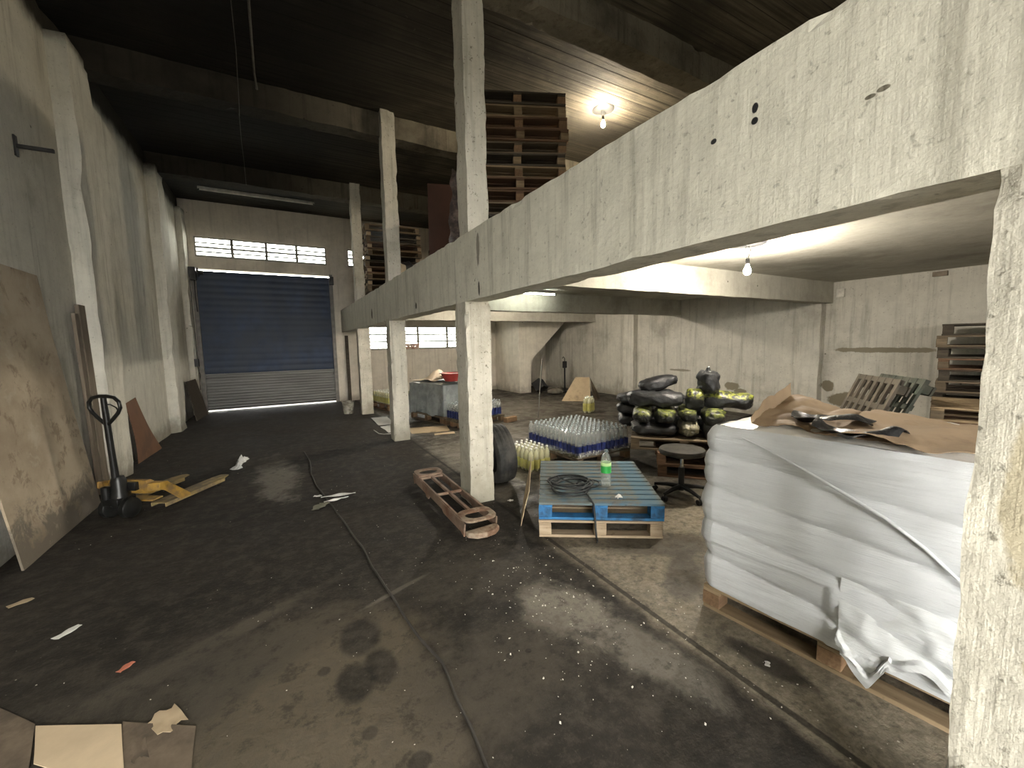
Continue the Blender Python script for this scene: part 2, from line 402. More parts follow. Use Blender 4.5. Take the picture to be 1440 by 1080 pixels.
def louvre_window(name, x0, x1, z0, z1, xs, rows, skip=()):
    w = bpy.data.objects.new(name, None); COL.objects.link(w); w.location = ((x0+x1)/2, YB+.06, z0); struct(w)
    cx = w.location.x
    f = MB()
    for a, b_, c, d in ((x0, x1, z0, z0+.03), (x0, x1, z1-.03, z1), (x0, x0+.03, z0+.03, z1-.03), (x1-.03, x1, z0+.03, z1-.03)):
        f.box((a-cx, -.03, c-z0), (b_-cx, .03, d-z0))
    f.obj('frame', M_frame, w)
    edges = [x0]+list(xs)+[x1]
    for x in xs: MB().box((x-.03-cx, -.035, .02), (x+.03-cx, .035, z1-z0-.02)).obj('mullion', M_frame, w)
    for i, (a, b_) in enumerate(zip(edges, edges[1:])):
        hgt = (z1-z0-.06)/rows
        for k in range(rows):
            if (i, k) in skip: continue
            zc = .03+hgt*(k+.5)
            MB().cbox(((a+b_)/2-cx, 0, zc), (b_-a-.06, .006, hgt*1.08), (R(-38), 0, 0)).obj('louvre', M_louvre, w)
            MB().cbox(((a+b_)/2-cx, .0, zc-hgt/2), (b_-a-.06, .03, .05 if k % 2 == 0 else .034)).obj('clip_rail', M_frame, w)
    return w
louvre_window('window_1', *TR, (-.93, -.18, .53), 4)
lw = louvre_window('window_2', *LW, (3.0, 3.79, 4.76), 6, skip={(1, 0), (1, 1)})
M_brick = plain('broken_brick', (.42, .24, .17), .9, 0, .35, 14, bump=.5, dirt=(.5,.42,.33), dscale=9)
bk = MB()
for i in range(7):
    for k in range(2): bk.cbox((-.62+i*.105+rnd.uniform(-.01,.01), -.02, .05+k*.085), (.1, .12, .08), (rnd.uniform(-.1,.1), rnd.uniform(-.12,.12), rnd.uniform(-.2,.2)))
bk.obj('brick_infill', M_brick, lw)
louvre_window('window_3', *MW, (2.4,), 4)

d = bpy.data.objects.new('door_1', None); COL.objects.link(d); d.location = (-.215, YB+.04, 0); struct(d)
def corrug(x0, x1, z0, z1, pitch, amp):
    n = int((z1-z0)/pitch*6)
    return MB().grid(lambda u, v: (x0+(x1-x0)*v, -amp*abs(math.sin(PI*(z1-z0)*u/pitch))**.6, z0+(z1-z0)*u), n, 2, .004)
corrug(-1.53, 1.53, .95, 3.525, .16, .012).obj('blue_curtain', M_bluedoor, d, 40)
MB().box((-1.53, -.03, .925), (1.53, .02, .955)).obj('joint_bar', M_greydoor, d)
corrug(-1.53, 1.53, .045, .93, .072, .016).obj('grey_slat_panel', M_greydoor, d, 40)
MB().box((-1.53, -.02, .03), (1.53, .015, .075)).obj('bottom_rail', M_darksteel, d)
for s in (-1, 1): MB().box((s*1.55-.045, -.09, 0), (s*1.55+.045, .03, 3.6)).obj('guide_rail', M_rail, d)
g = MB().cbox((-1.56, -.16, 3.42), (.16, .2, .3)); g.lathe([(.11, 0), (.11, .03), (.05, .03), (.05, .12)], 16, Matrix.Translation((-1.45, -.2, 3.45)) @ Euler((0, R(90), 0)).to_matrix().to_4x4())
g.obj('roller_gear', M_darksteel, d, 40)
g = MB().cbox((1.56, -.14, 3.42), (.1, .14, .22)); g.obj('roller_bracket', M_darksteel, d)
MB().tube([(-1.52, -.2, 3.3), (-1.53, -.2, 2.9), (-1.515, -.2, 2.5)], .012, 6).obj('pull_chain', M_darksteel, d)

# ------------------------------------------------------------------ lights of the place
wd = bpy.data.worlds.new('sky'); SC.world = wd; wd.use_nodes = True
bg = wd.node_tree.nodes['Background']; bg.inputs[0].default_value = (1, .98, .93, 1); bg.inputs[1].default_value = 13.0
def portal(name, loc, rot, sx, sy):
    l = bpy.data.lights.new(name, 'AREA'); l.shape = 'RECTANGLE'; l.size = sx; l.size_y = sy; l.cycles.is_portal = True
    q = bpy.data.objects.new(name, l); COL.objects.link(q); q.location = loc; q.rotation_euler = rot
portal('entrance_portal', (-.15, YF-.1, 1.65), (R(90), 0, PI), 3.2, 3.3)
for nm, (x0, x1, z0, z1) in (('transom_portal', TR), ('bay_window_portal', LW)):
    portal(nm, ((x0+x1)/2, YB+.19, (z0+z1)/2), (R(90), 0, 0), x1-x0, z1-z0)

def emis(name, c, s):
    t = NT(name); t.put(t.b.inputs['Base Color'], (.8,.8,.8)); t.put(t.b.inputs['Emission Color'], c); t.b.inputs['Emission Strength'].default_value = s; return t.m
M_blk = plain('black_plastic', (.016, .016, .016), .45)
M_wire = plain('dirty_wire', (.10, .095, .085), .7)
def bulb(label, loc, drop, em, r=.035):
    t = thing('light_bulb', label, 'light bulb', loc)
    MB().lathe([(.17, -.002), (.15, -.012), (.06, -.02), (.0, -.02)], 20).obj('ceiling_rose', M_blk, t, 40)
    w = MB()
    w.tube([(-.03, 0, -.015), (-.035, .01, -drop*.5), (-.01, 0, -drop+.01)], .003, 6); w.tube([(.03, .01, -.015), (.02, -.01, -drop*.4), (.01, 0, -drop+.01)], .003, 6)
    w.tube([(.05, 0, -.015), (.07, .01, -drop*.35), (.045, 0, -drop*.55), (.06, .01, -drop*.2)], .0025, 6)
    w.obj('cord', M_wire, t)
    MB().lathe([(.0, -drop+.01), (.018, -drop+.005), (.02, -drop-.05), (.0, -drop-.055)], 14).obj('lamp_holder', M_blk, t, 40)
    z = -drop-.05
    MB().lathe([(.013, z), (.016, z-.015), (r*.75, z-.04), (r, z-.065), (r*.85, z-.09), (r*.45, z-.105), (.0001, z-.108)], 12).obj('glass', em, t, 60)
    return t
bulb('lit bare bulb hanging from the low white ceiling of the right bay', (4.24, 2.56, ZM), .15, emis('lit_bulb', (1, .92, .80), 1650), .036)
bulb('lit bare bulb under the dark roof above the mezzanine', (4.62, 5.17, ZC), .11, emis('lit_bulb_warm', (1, .86, .64), 1500), .036)
def tube_light(label, loc, L, em):
    t = thing('fluorescent_tube_light', label, 'ceiling light', loc)
    MB().box((-L/2, -.025, -.05), (L/2, .025, 0)).obj('batten', plain('batten_white', (.5,.49,.45), .5), t)
    T = Matrix.Translation((-L/2+.03, 0, -.066)) @ Euler((0, R(90), 0)).to_matrix().to_4x4()
    MB().lathe([(.013, 0), (.013, L-.06)], 12, T).obj('tube', em, t, 60)
    for s in (-1, 1): MB().box((s*(L/2-.02)-.012, -.018, -.085), (s*(L/2-.02)+.012, .018, -.04)).obj('end_cap', M_blk, t)
tube_light('lit fluorescent tube on the ceiling of the right bay', (3.98, 6.45, ZM), 1.25, emis('lit_tube', (.95, 1, .88), 30))
tube_light('unlit long fluorescent tube on the roof before the roller door', (-.22, 11.65, ZC), 2.35, plain('dead_tube', (.62,.6,.54), .35))
bulb('unseen bulb added on the ceiling behind the far low beam of the bay', (4.3, 7.75, ZM), .03, emis('added_bulb_far', (1, .90, .76), 1900), .036)  # unseen lamp added to light the far bay, whose brightness implies one
SC.view_settings.view_transform = 'Standard'; SC.view_settings.look = 'None'; SC.view_settings.gamma = 1; SC.view_settings.use_curve_mapping = False
SC.view_settings.exposure = 1.25

# ------------------------------------------------------------------ materials of the things
W_old = wood('weathered_pallet_wood', (.20, .155, .105), (.12, .092, .062), .6, 0)
W_red = wood('reddish_pallet_wood', (.20, .12, .073), (.11, .066, .042), .5, 0)
W_tan = wood('tan_pallet_wood', (.31, .23, .14), (.19, .135, .078), .4, 0)
W_block = wood('pallet_block_wood', (.29, .185, .105), (.165, .10, .057), .5, 1)
W_dark = wood('dark_pallet_wood', (.085, .07, .052), (.045, .037, .028), .5, 0)
W_pale = wood('pale_pallet_wood', (.42, .335, .235), (.28, .205, .13), .3, 0)
W_bluedeck = wood('worn_blue_deck', (.125, .165, .17), (.145, .125, .095), .3, 0, grey=(.085, .145, .19))
W_blue = plain('blue_paint', (.025, .135, .30), .6, 0, .25, 6, dirt=(.02, .05, .09), dscale=5, bump=.2, dirtamt=.42)

ORD = ['top', 'second', 'third', 'fourth', 'fifth', 'sixth', 'seventh', 'eighth', 'ninth', 'tenth', 'eleventh', 'twelfth', 'thirteenth', 'fourteenth']
PCACHE = {}
def pallet(label, loc, rz, w=1.2, d=1.0, nb=7, deck=None, block=None, bottom=None, group=None, gap=.03, bw=.1, jit=.003, name='wooden_pallet'):
    deck = deck or W_old; block = block or W_block; bottom = bottom or deck
    t = thing(name, label, 'pallet', loc, rz, group)
    def part(nm, dims, mat, pos, ang=0):
        k = (nm, tuple(round(v, 3) for v in dims), mat.name)
        if k not in PCACHE:
            me = MB().cbox((0,0,0), dims)
            o_ = me.obj(nm, mat, t, None, .003); PCACHE[k] = o_.data
        else:
            o_ = bpy.data.objects.new(nm, PCACHE[k]); COL.objects.link(o_); o_.parent = t
            b = o_.modifiers.new('bevel', 'BEVEL'); b.width = .003; b.segments = 1; b.limit_method = 'ANGLE'
        o_.location = pos; o_.rotation_euler = (0, 0, ang)
    j = lambda a: rnd.uniform(-a, a)
    dw = (d-gap*(nb-1))/nb
    for i in range(nb): part('deck_board', (w, dw, .02), deck, (w/2+j(jit), dw/2+i*(dw+gap), .134), j(jit*.8))
    for x in (bw/2, w/2, w-bw/2): part('stringer_board', (bw, d, .02), deck if deck is not W_bluedeck else W_blue, (x, d/2, .114))
    for x in (bw/2, w/2, w-bw/2):
        for y in (bw/2, d/2, d-bw/2): part('block', (bw, bw, .082), block, (x+j(jit), y+abs(j(jit)), .063), j(.02))
    for y in (.05, d/2, d-.05): part('bottom_board', (w, .1, .022), bottom, (w/2+j(jit), y, .011))
    return t
def stack(n, where, loc, rz, w=1.2, d=1.0, nb=7, mats=(W_old,), blocks=None, z0=0., jit=.025, group=None, rj=.02):
    out = []
    for k in range(n):
        m_ = mats[(k*7+3) % len(mats)]
        lab = f"{ORD[n-1-k]} pallet {'' if n-1-k == 0 else 'from the top '}of the {where}"
        dx, dy = rnd.uniform(-jit, jit), rnd.uniform(-jit, jit)
        c, s = math.cos(rz), math.sin(rz)
        out.append(pallet(lab, (loc[0]+dx*c-dy*s, loc[1]+dx*s+dy*c, z0+k*.1445), rz+rnd.uniform(-rj, rj), w, d, nb, m_, (blocks or [None])[k % len(blocks or [None])], None, group))
    return out

# --- mezzanine stores
stack(14, 'tall stack beside the middle upper column', (2.16, 4.78), R(-24), 1.2, .9, 5, (W_red, W_old, W_tan, W_red, W_dark), [W_tan, W_block], 2.622, .03, 'pallets of the tall mezzanine stack')
stack(8, 'mezzanine stack behind the red brown board', (2.22, 6.2), R(-8), 1.1, .8, 5, (W_dark, W_old), None, 2.622, .02, 'pallets behind the red brown board')
stack(13, 'far mezzanine stack near the roller door', (1.93, 10.45), R(-4), 1.3, .9, 5, (W_dark, W_old, W_red, W_tan), [W_old, W_pale], 2.622, .05, 'pallets of the far mezzanine stack', .04)

def sheet(name, label, cat, mat, quad, thick=.004, n=(14, 14), amp=.01, sc=3., seed=0, bow=None, group=None, smooth=50):
    """quad: corners A,B,C,D (A-B bottom edge, D-C top edge) in the world; origin at A"""
    A, B_, C, D = [Vector(p) for p in quad]
    def fn(u, v):
        p = (A*(1-u)+B_*u)*(1-v)+(D*(1-u)+C*u)*v
        if bow: p = p + Vector(bow(u, v))
        return p + crumple(p, amp, sc, seed) - A
    o_ = MB().grid(fn, n[0], n[1], thick).obj(name, mat, None, smooth, loc=A)
    return tag(o_, label, cat, group)
M_redboard = plain('red_brown_board', (.040, .015, .009), .7, 0, .25, 2)
sheet('hardboard_sheet', 'red brown hardboard sheet standing on the mezzanine before the pallets', 'board', M_redboard, ((2.02, 6.05, 2.63), (2.44, 5.98, 2.63), (2.50, 6.10, 4.02), (2.06, 6.16, 4.00)), .006, (4, 8), .006)
M_film = plain('dusty_film', (.20, .15, .13), .35, 0, .4, 8, bump=.5, dirt=(.06,.05,.05), dscale=6)
sheet('torn_film', 'torn dusty film hanging down beside the tall mezzanine pallets', 'plastic film', M_film, ((2.10, 5.40, 2.63), (2.32, 5.30, 2.63), (2.22, 5.22, 3.85), (2.10, 5.36, 3.90)), .003, (8, 24), .06, 6, 3)

# --- sacks
def bagmat(name, c, rough, pr=None, amt=.0):
    t = NT(name); n = t.noise(9, 6, None, .7); n2 = t.noise(26, 4)
    col = t.mix(t.ramp(n, .35, .7), c, tuple(min(1, v*2.0+.01) for v in c))
    if pr:
        z = t.xyz()[2]
        m_ = t.ma('MULTIPLY', t.ramp(t.ma('ADD', z, t.ma('MULTIPLY', t.ma('SUBTRACT', n, .5), .10)), amt-.02, amt+.02), t.ramp(n2, .42, .56))
        col = t.mix(m_, col, pr)
    t.bump(t.ma('ADD', n, t.ma('MULTIPLY', n2, .4)), .6, .02)
    return t.fin(col, rough, 0, .5)
M_bagblk = bagmat('black_sack_plastic', (.012, .012, .013), .34)
M_baggrey = bagmat('dark_grey_sack_plastic', (.018, .0185, .0195), .32)
M_bagprint = bagmat('printed_sack_plastic', (.015, .016, .016), .34, (.27, .29, .055), .035)
M_bagend = bagmat('printed_sack_end', (.018, .019, .018), .38, (.19, .21, .05), .03)
M_bagpale = bagmat('pale_printed_sack', (.10, .095, .07), .4, (.26, .24, .16), -.02)
M_sackpale = plain('pale_paper_sack', (.40, .34, .24), .85, 0, .2, 6, bump=.5)
def sack(label, loc, size, rot=(0,0,0), seed=0, mat=None, tied=False, group=None, cat='sack', name='filled_sack'):
    a, b, c = size[0]/2, size[1]/2, size[2]/2
    nu, nv = 40, 30; mb = MB(); vs = []; fs = []
    e = .55
    sg = lambda x, p: math.copysign(abs(x)**p, x)
    for i in range(nv+1):
        ph = -PI/2+PI*i/nv
        for k in range(nu):
            th = 2*PI*k/nu
            if tied:
                zz = math.sin(ph); rr = abs(math.cos(ph))**.6
                if zz > .35: rr *= max(.16, 1-(zz-.35)*1.75)
                p = Vector((a*rr*math.cos(th), b*rr*math.sin(th), c*zz*(1.0 if zz < .35 else 1.0)))
                if zz > .3: p += Vector((math.cos(th*5), math.sin(th*5), 0))*.012*(zz)
            else:
                x_ = sg(math.sin(ph), .75); rr = abs(math.cos(ph))**.55
                p = Vector((a*x_, b*rr*sg(math.cos(th), .8), c*rr*sg(math.sin(th), .8)))
            q = p.copy(); n_ = noise.noise_vector(q*7+Vector((seed*3.7, seed, 0)))*.034
            vr = noise.voronoi(q*Vector((11, 17, 17))+Vector((seed, seed*2, 1)))[0]; n_ = n_+q.normalized()*(.028*(vr[1]-vr[0])-.012)+noise.noise_vector(q*24+Vector((seed, 0, 3)))*.008
            vs.append(p+n_*(min(size)/.22))
    for i in range(nv):
        for k in range(nu): fs.append((i*nu+k, i*nu+(k+1) % nu, (i+1)*nu+(k+1) % nu, (i+1)*nu+k))
    mb.add(vs, fs)
    o_ = mb.obj(name, mat or M_bagblk, None, 75, loc=loc); o_.rotation_euler = rot
    tag(o_, label, cat, group)
    return o_
BX, BY, BZ = 3.63, 3.55, R(-47.9)
bc, bs = math.cos(BZ), math.sin(BZ)
def bl(x, y, z): return (BX+x*bc-y*bs, BY+x*bs+y*bc, z)
pallet('pallet directly under the pile of black sacks', bl(0, 0, .289), BZ, 1.2, 1.0, 7, W_old, W_old)
pallet('upper pallet under the sack pallet, behind the swivel stool', bl(.30, -.10, .1445), BZ+.03, 1.2, 1.0, 7, W_red, W_red)
pallet('floor pallet behind the swivel stool', bl(.31, -.08, 0), BZ-.02, 1.2, 1.0, 7, W_red, W_red)
SG = 'sacks piled on the pallet'
z1, z2, z3, z4 = .535, .70, .885, 1.06
Y90 = BZ+PI/2
sack('flattened dark sack lowest at the left corner of the sack pallet', bl(.27, .27, z1-.02), (.56, .50, .17), (0, 0, BZ), 1, M_bagblk, group=SG)
sack('round pale sack end lowest in the middle of the sack pile', bl(.66, .30, z1), (.58, .23, .22), (0, 0, Y90), 2, M_bagpale, group=SG)
sack('black sack lowest at the right of the sack pile', bl(.93, .30, z1), (.58, .27, .21), (0, 0, Y90), 3, M_bagblk, group=SG)
sack('green printed sack end leftmost in the second layer of the pile', bl(.13, .28, z2-.02), (.56, .24, .20), (0, 0, Y90), 4, M_bagend, group=SG)
sack('green printed sack end second from left in the second layer of the pile', bl(.39, .28, z2-.02), (.56, .25, .20), (0, 0, Y90), 5, M_bagend, group=SG)
sack('grey green sack end third from left in the second layer of the pile', bl(.65, .30, z2+.01), (.56, .24, .19), (0, 0, Y90), 6, M_bagend, group=SG)
sack('dark sack with pale green end rightmost in the second layer of the pile', bl(.93, .28, z2-.01), (.56, .26, .21), (0, 0, Y90), 7, M_bagend, group=SG)
sack('long shiny grey sack lying across the third layer of the pile', bl(.27, .26, z3), (.66, .30, .22), (0, 0, BZ), 8, M_baggrey, group=SG)
sack('upright dark sack in the middle of the pile top', bl(.72, .20, z3+.0), (.20, .22, .26), (0, .1, BZ), 9, M_bagprint, group=SG)
sack('long green and yellow printed sack lying on the right of the pile', bl(1.08, .33, z3-.01), (.58, .30, .21), (0, 0, BZ), 10, M_bagprint, group=SG)
sack('lumpy black sack topmost on the left of the pile', bl(.30, .34, z4), (.46, .28, .17), (0, -.25, BZ+.15), 11, M_bagblk, group=SG)
sack('tied black sack with gathered neck topmost on the pile', bl(.86, .22, z4+.06), (.25, .25, .36), (0, .05, BZ), 12, M_baggrey, True, group=SG)
sack('black sack lowest overhanging the left rear of the sack pile', bl(.10, .78, z1-.02), (.62, .36, .19), (0, 0, BZ), 13, M_bagblk, group=SG)
sack('black sack second up at the left rear of the sack pile', bl(.08, .78, z2-.03), (.60, .36, .18), (0, 0, BZ), 14, M_bagblk, group=SG)
sack('crumpled black sack above the left rear of the sack pile', bl(.04, .72, z3-.06), (.52, .32, .16), (0, 0, BZ+.2), 15, M_baggrey, group=SG)
sack('black sack lowest at the right rear of the sack pile', bl(.82, .78, z1), (.62, .36, .2), (0, 0, BZ), 16, M_bagblk, group=SG)
sack('black sack second up at the right rear of the sack pile', bl(.82, .78, z2-.01), (.6, .34, .19), (0, 0, BZ), 17, M_bagblk, group=SG)
# mezzanine sacks
sack('black crumpled sack on the mezzanine behind the second upper column', (2.35, 8.9, 3.0), (.6, .5, .72), (0, 0, .3), 21, M_bagblk)
sack('pale paper sack standing on the mezzanine behind the second upper column', (2.12, 8.1, 2.9), (.22, .18, .55), (0, .06, .2), 22, M_sackpale)

# --- swivel stool
st = thing('swivel_stool', 'black swivel stool on castors beside the blue pallet', 'stool', (3.5, 2.72, 0), .4)
MB().lathe([(.0, .43), (.17, .43), (.215, .445), (.225, .47), (.215, .495), (.17, .505), (.0, .508)], 32).obj('seat', plain('worn_black_vinyl', (.025, .024, .021), .6, 0, .3, 6, dirt=(.055,.05,.042), dscale=7), st, 50)
MB().lathe([(.018, .2), (.018, .43)], 12).obj('gas_lift', plain('chrome', (.6, .6, .58), .2, .9), st, 40)
MB().lathe([(.03, .06), (.03, .30), (.022, .30)], 12).obj('column_sleeve', M_blk, st, 40)
for k in range(5):
    a = k*2*PI/5+.3; c_, s_ = math.cos(a), math.sin(a)
    leg = MB(); leg.tube([(0, 0, .10), (c_*.15, s_*.15, .095), (c_*.27, s_*.27, .075)], [.026, .022, .016], 8); lo = leg.obj('leg', M_blk, st, 50)
    w_ = MB()
    for dd in (-.014, .014): w_.lathe([(.008, -.008), (.026, -.008), (.027, .008), (.008, .008)], 12, Matrix.Translation((c_*.27-s_*dd, s_*.27+c_*dd, .027)) @ Euler((PI/2, 0, a)).to_matrix().to_4x4())
    w_.tube([(c_*.27, s_*.27, .03), (c_*.27, s_*.27, .08)], .007, 6)
    w_.obj('castor', M_blk, lo, 40)

# --- bottles
def clearmat(name, tint, haze=.12):
    t = NT(name); n = t.n
    tr = n.new('ShaderNodeBsdfTransparent'); tr.inputs[0].default_value = (*tint, 1)
    gl = n.new('ShaderNodeBsdfGlossy'); gl.inputs['Roughness'].default_value = .12; gl.inputs[0].default_value = (.95, .95, .95, 1)
    df = n.new('ShaderNodeBsdfDiffuse'); df.inputs[0].default_value = (*[min(1, x) for x in tint], 1)
    lw_ = n.new('ShaderNodeLayerWeight'); lw_.inputs[0].default_value = .38
    a = n.new('ShaderNodeMixShader'); a.inputs[0].default_value = haze; t.l.new(tr.outputs[0], a.inputs[1]); t.l.new(df.outputs[0], a.inputs[2])
    b = n.new('ShaderNodeMixShader'); t.l.new(lw_.outputs['Facing'], b.inputs[0]); t.l.new(a.outputs[0], b.inputs[1]); t.l.new(gl.outputs[0], b.inputs[2])
    t.l.new(b.outputs[0], t.out.inputs[0]); return t.m
M_clear = clearmat('clear_bottle', (.86, .88, .87), .16)
M_clear1 = clearmat('clear_bottle_thin', (.90, .93, .91), .12)
M_ylw = clearmat('pale_yellow_bottle', (.84, .82, .58), .4)
M_lblblue = plain('blue_label', (.02, .03, .125), .4, 0, .35, 12)
M_lblyel = plain('yellow_label', (.40, .37, .12), .4)
M_capw = plain('white_cap', (.72, .72, .68), .4)
M_capc = plain('pale_blue_cap', (.42, .47, .49), .4)
def bottle_proto(name, label, r, h, body, lab, capm, l0, l1, group, n=12):
    t = thing(name, label, 'bottle', (0,0,0), 0, group)
    MB().lathe([(r*.0, .012), (r*.7, 0), (r*.96, .008), (r, .03), (r, h*.30), (r*.95, h*.33), (r, h*.36), (r, h*.66), (r*.97, h*.73), (r*.86, h*.80), (r*.66, h*.86), (r*.40, h*.905), (r*.31, h*.93), (r*.31, h*.95)], n).obj('body', body, t, 60)
    MB().lathe([(r*1.012, h*l0), (r*1.012, h*l1)], n, None, False).obj('label', lab, t, 60)
    MB().lathe([(r*.33, h*.945), (r*.36, h*.955), (r*.36, h), (.0, h)], 10).obj('cap', capm, t, 40)
    return t
def bottle_field(proto, origin, rz, nx, ny, pitch, z, first=[None]):
    c, s = math.cos(rz), math.sin(rz); k = 0
    for i in range(nx):
        for j in range(ny):
            t = proto if k == 0 else copy_tree(proto)
            x, y = (i+.5)*pitch+rnd.uniform(-.003, .003), (j+.5)*pitch+rnd.uniform(-.003, .003)
            t.location = (origin[0]+x*c-y*s, origin[1]+x*s+y*c, z); t.rotation_euler = (rnd.uniform(-.025, .025), rnd.uniform(-.025, .025), rnd.uniform(0, 6)); k += 1
PB = (3.12, 3.94); PBZ = R(3)
pallet('pallet under the block of blue labelled bottles', (PB[0], PB[1], 0), PBZ, .95, 1.15, 8, W_old)
bottle_field(bottle_proto('water_bottle', 'clear plastic bottle with blue label in the block behind the blue pallet', .0405, .315, M_clear, M_lblblue, M_capc, .10, .46, 'blue labelled bottles behind the blue pallet'), (PB[0]+.01, PB[1]), PBZ, 11, 13, .0845, .146)
def film_mat():
    t = NT('shrink_film'); n = t.n
    tr = n.new('ShaderNodeBsdfTransparent'); gl = n.new('ShaderNodeBsdfGlossy'); gl.inputs['Roughness'].default_value = .2
    df = n.new('ShaderNodeBsdfDiffuse'); df.inputs[0].default_value = (.75, .76, .75, 1)
    f = t.ramp(t.noise(14, 5, None, .7), .42, .7, .12, .5)
    a = n.new('ShaderNodeMixShader'); t.l.new(f, a.inputs[0]); t.l.new(tr.outputs[0], a.inputs[1]); t.l.new(df.outputs[0], a.inputs[2])
    b = n.new('ShaderNodeMixShader'); b.inputs[0].default_value = .10; t.l.new(a.outputs[0], b.inputs[1]); t.l.new(gl.outputs[0], b.inputs[2])
    t.l.new(b.outputs[0], t.out.inputs[0]); return t.m
M_shrink = film_mat()
def skirt(label, origin, rz, w, d, z0, z1, amp=.006):
    pts = [(0,0),(w,0),(w,d),(0,d),(0,0)]
    def fn(u, v):
        k = min(3, int(u*4)); f = u*4-k; a, b = pts[k], pts[k+1]
        p = Vector((a[0]+(b[0]-a[0])*f, a[1]+(b[1]-a[1])*f, z0+(z1-z0)*v*(1+.12*math.sin(u*37))))
        q = crumple(p, amp, 14); out = Vector((p.x-w/2, p.y-d/2, 0)).normalized()*.006
        return p+q+out
    o_ = MB().grid(fn, 120, 5).obj('shrink_film', M_shrink, None, 60, loc=(origin[0], origin[1], 0)); o_.rotation_euler = (0, 0, rz)
    return tag(o_, label, 'plastic film')
skirt('clear shrink film around the foot of the blue labelled bottle block', (PB[0]+.004, PB[1]-.006), PBZ, 11*.0845+.012, 13*.0845+.012, .148, .215)
bottle_field(bottle_proto('juice_bottle', 'pale yellow bottle in the floor block between tyre and blue pallet', .040, .30, M_ylw, M_lblyel, M_capw, .12, .5, 'pale yellow bottles beside the tyre'), (2.56, 4.16), R(4), 4, 6, .084, 0)
# lone bottle on the blue pallet
M_lblgreen = NT('green_white_label'); zz = M_lblgreen.xyz()[2]
M_lblgreen = M_lblgreen.fin(M_lblgreen.mix(M_lblgreen.ramp(zz, .185, .20), (.05, .42, .09), (.62, .85, .40)), .4)
lb = bottle_proto('water_bottle', 'clear bottle with green label standing alone on the blue pallet', .046, .335, M_clear1, M_lblgreen, plain('grey_blue_cap', (.12,.16,.18), .4), .38, .66, None, 24)
lb.location = (2.495, 2.74, .2905)

# --- blue pallet on natural pallet, what lies on it
pallet('natural wood pallet under the blue pallet', (1.755, 2.725, 0), R(-33.5), 1.0, 1.2, 9, W_pale, W_pale, W_pale)
pallet('blue painted pallet with worn grey deck on top of the natural one', (1.765, 2.735, .1445), R(-34), 1.01, 1.2, 11, W_bluedeck, W_blue, W_blue, gap=.024, name='blue_pallet', bw=.11)
cc = Vector((2.18, 2.86, .30))
pts = []
for i in range(150):
    a = i/150*2*PI*6.3; k = i/150
    r_ = .165+.03*math.sin(i*.37)+.02*math.sin(a*.5+1)
    e = Vector((math.cos(a)*r_*1.08+.03*math.sin(k*19), math.sin(a)*r_*1.0+.04*math.cos(k*13), .006+.045*abs(math.sin(k*PI*1.7+a*.15))))
    pts.append(cc+e)
loopc = Vector((2.36, 2.83, .298))
for i in range(24):
    a = -2.6+i/24*5.2; pts.append(loopc+Vector((math.cos(a)*.12, math.sin(a)*.075, .006+.01*math.sin(a))))
pts += [Vector((2.2, 2.66, .302)), Vector((2.145, 2.535, .302)), Vector((2.125, 2.475, .285)), Vector((2.118, 2.452, .2)), Vector((2.12, 2.445, .1)), Vector((2.115, 2.43, .03)), Vector((2.10, 2.40, .012)), Vector((2.08, 2.385, .012))]
tag(MB().tube([p-cc for p in pts], .0075, 6).obj('power_cable', plain('black_rubber_cable', (.022, .024, .024), .55), None, 60, loc=cc), 'coiled black cable lying on the blue pallet', 'cable')
cp = MB(); cp.grid(lambda u, v: (.05*(u-.5)+.012*noise.noise(Vector((u*3, v*3, 0))), .035*(v-.5), .018+.02*math.sin(u*PI)*math.sin(v*PI)+.006*noise.noise(Vector((u*9, v*9, 1)))), 8, 8, .012)
tag(cp.obj('foam_cup_scrap', M_capw, None, 60, loc=(2.386, 2.464, .284)), 'small white scrap on the front of the blue pallet', 'scrap')
M_card = plain('corrugated_card', (.40, .31, .20), .85, 0, .15, 4, bump=.15, dirt=(.22, .17, .11), dscale=4, dirtamt=.4)
M_carddark = plain('dirty_shaded_card', (.15, .115, .08), .9, 0, .2, 4, bump=.2, dirt=(.07, .055, .04), dscale=3)
M_cardpale = plain('pale_card', (.52, .41, .275), .85, 0, .1, 4, bump=.1)
sheet('cardboard_sheet', 'thin cardboard sheet leaning on the left side of the blue pallet', 'cardboard', M_card, ((1.73, 2.97, .002), (2.05, 3.46, .002), (2.13, 3.42, .45), (1.815, 2.965, .30)), .005, (10, 6), .006, 3)

# --- tyre
ty = thing('car_tyre', 'worn black car tyre standing behind the middle column', 'tyre', (2.10, 4.11, .337), 0)
ty.rotation_euler = (0, R(-5), R(-6))
TT = Euler((0, R(90), 0)).to_matrix().to_4x4()
M_tyre = plain('tyre_rubber', (.020, .020, .019), .75, 0, .3, 12, dirt=(.05, .046, .04), dscale=5, bump=.25)
prof = []
for i in range(13):
    x = -.095+.19*i/12; r_ = .337-.012*(abs(x)/.095)**2.5
    if i in (3, 6, 9): r_ -= .006
    prof.append((r_, x))
MB().lathe(prof, 72, TT, False).obj('tread', M_tyre, ty, 25)
for s in (-1, 1):
    MB().lathe([(.325, s*.095), (.305, s*.108), (.26, s*.115), (.225, s*.106), (.205, s*.092), (.20, s*.080)], 72, TT, False).obj('sidewall', M_tyre, ty, 50)
MB().lathe([(.20, -.08), (.225, -.085), (.29, -.09), (.312, -.06), (.318, 0), (.312, .06), (.29, .09), (.225, .085), (.20, .08)], 72, TT, False).obj('inner_liner', M_blk, ty, 60)

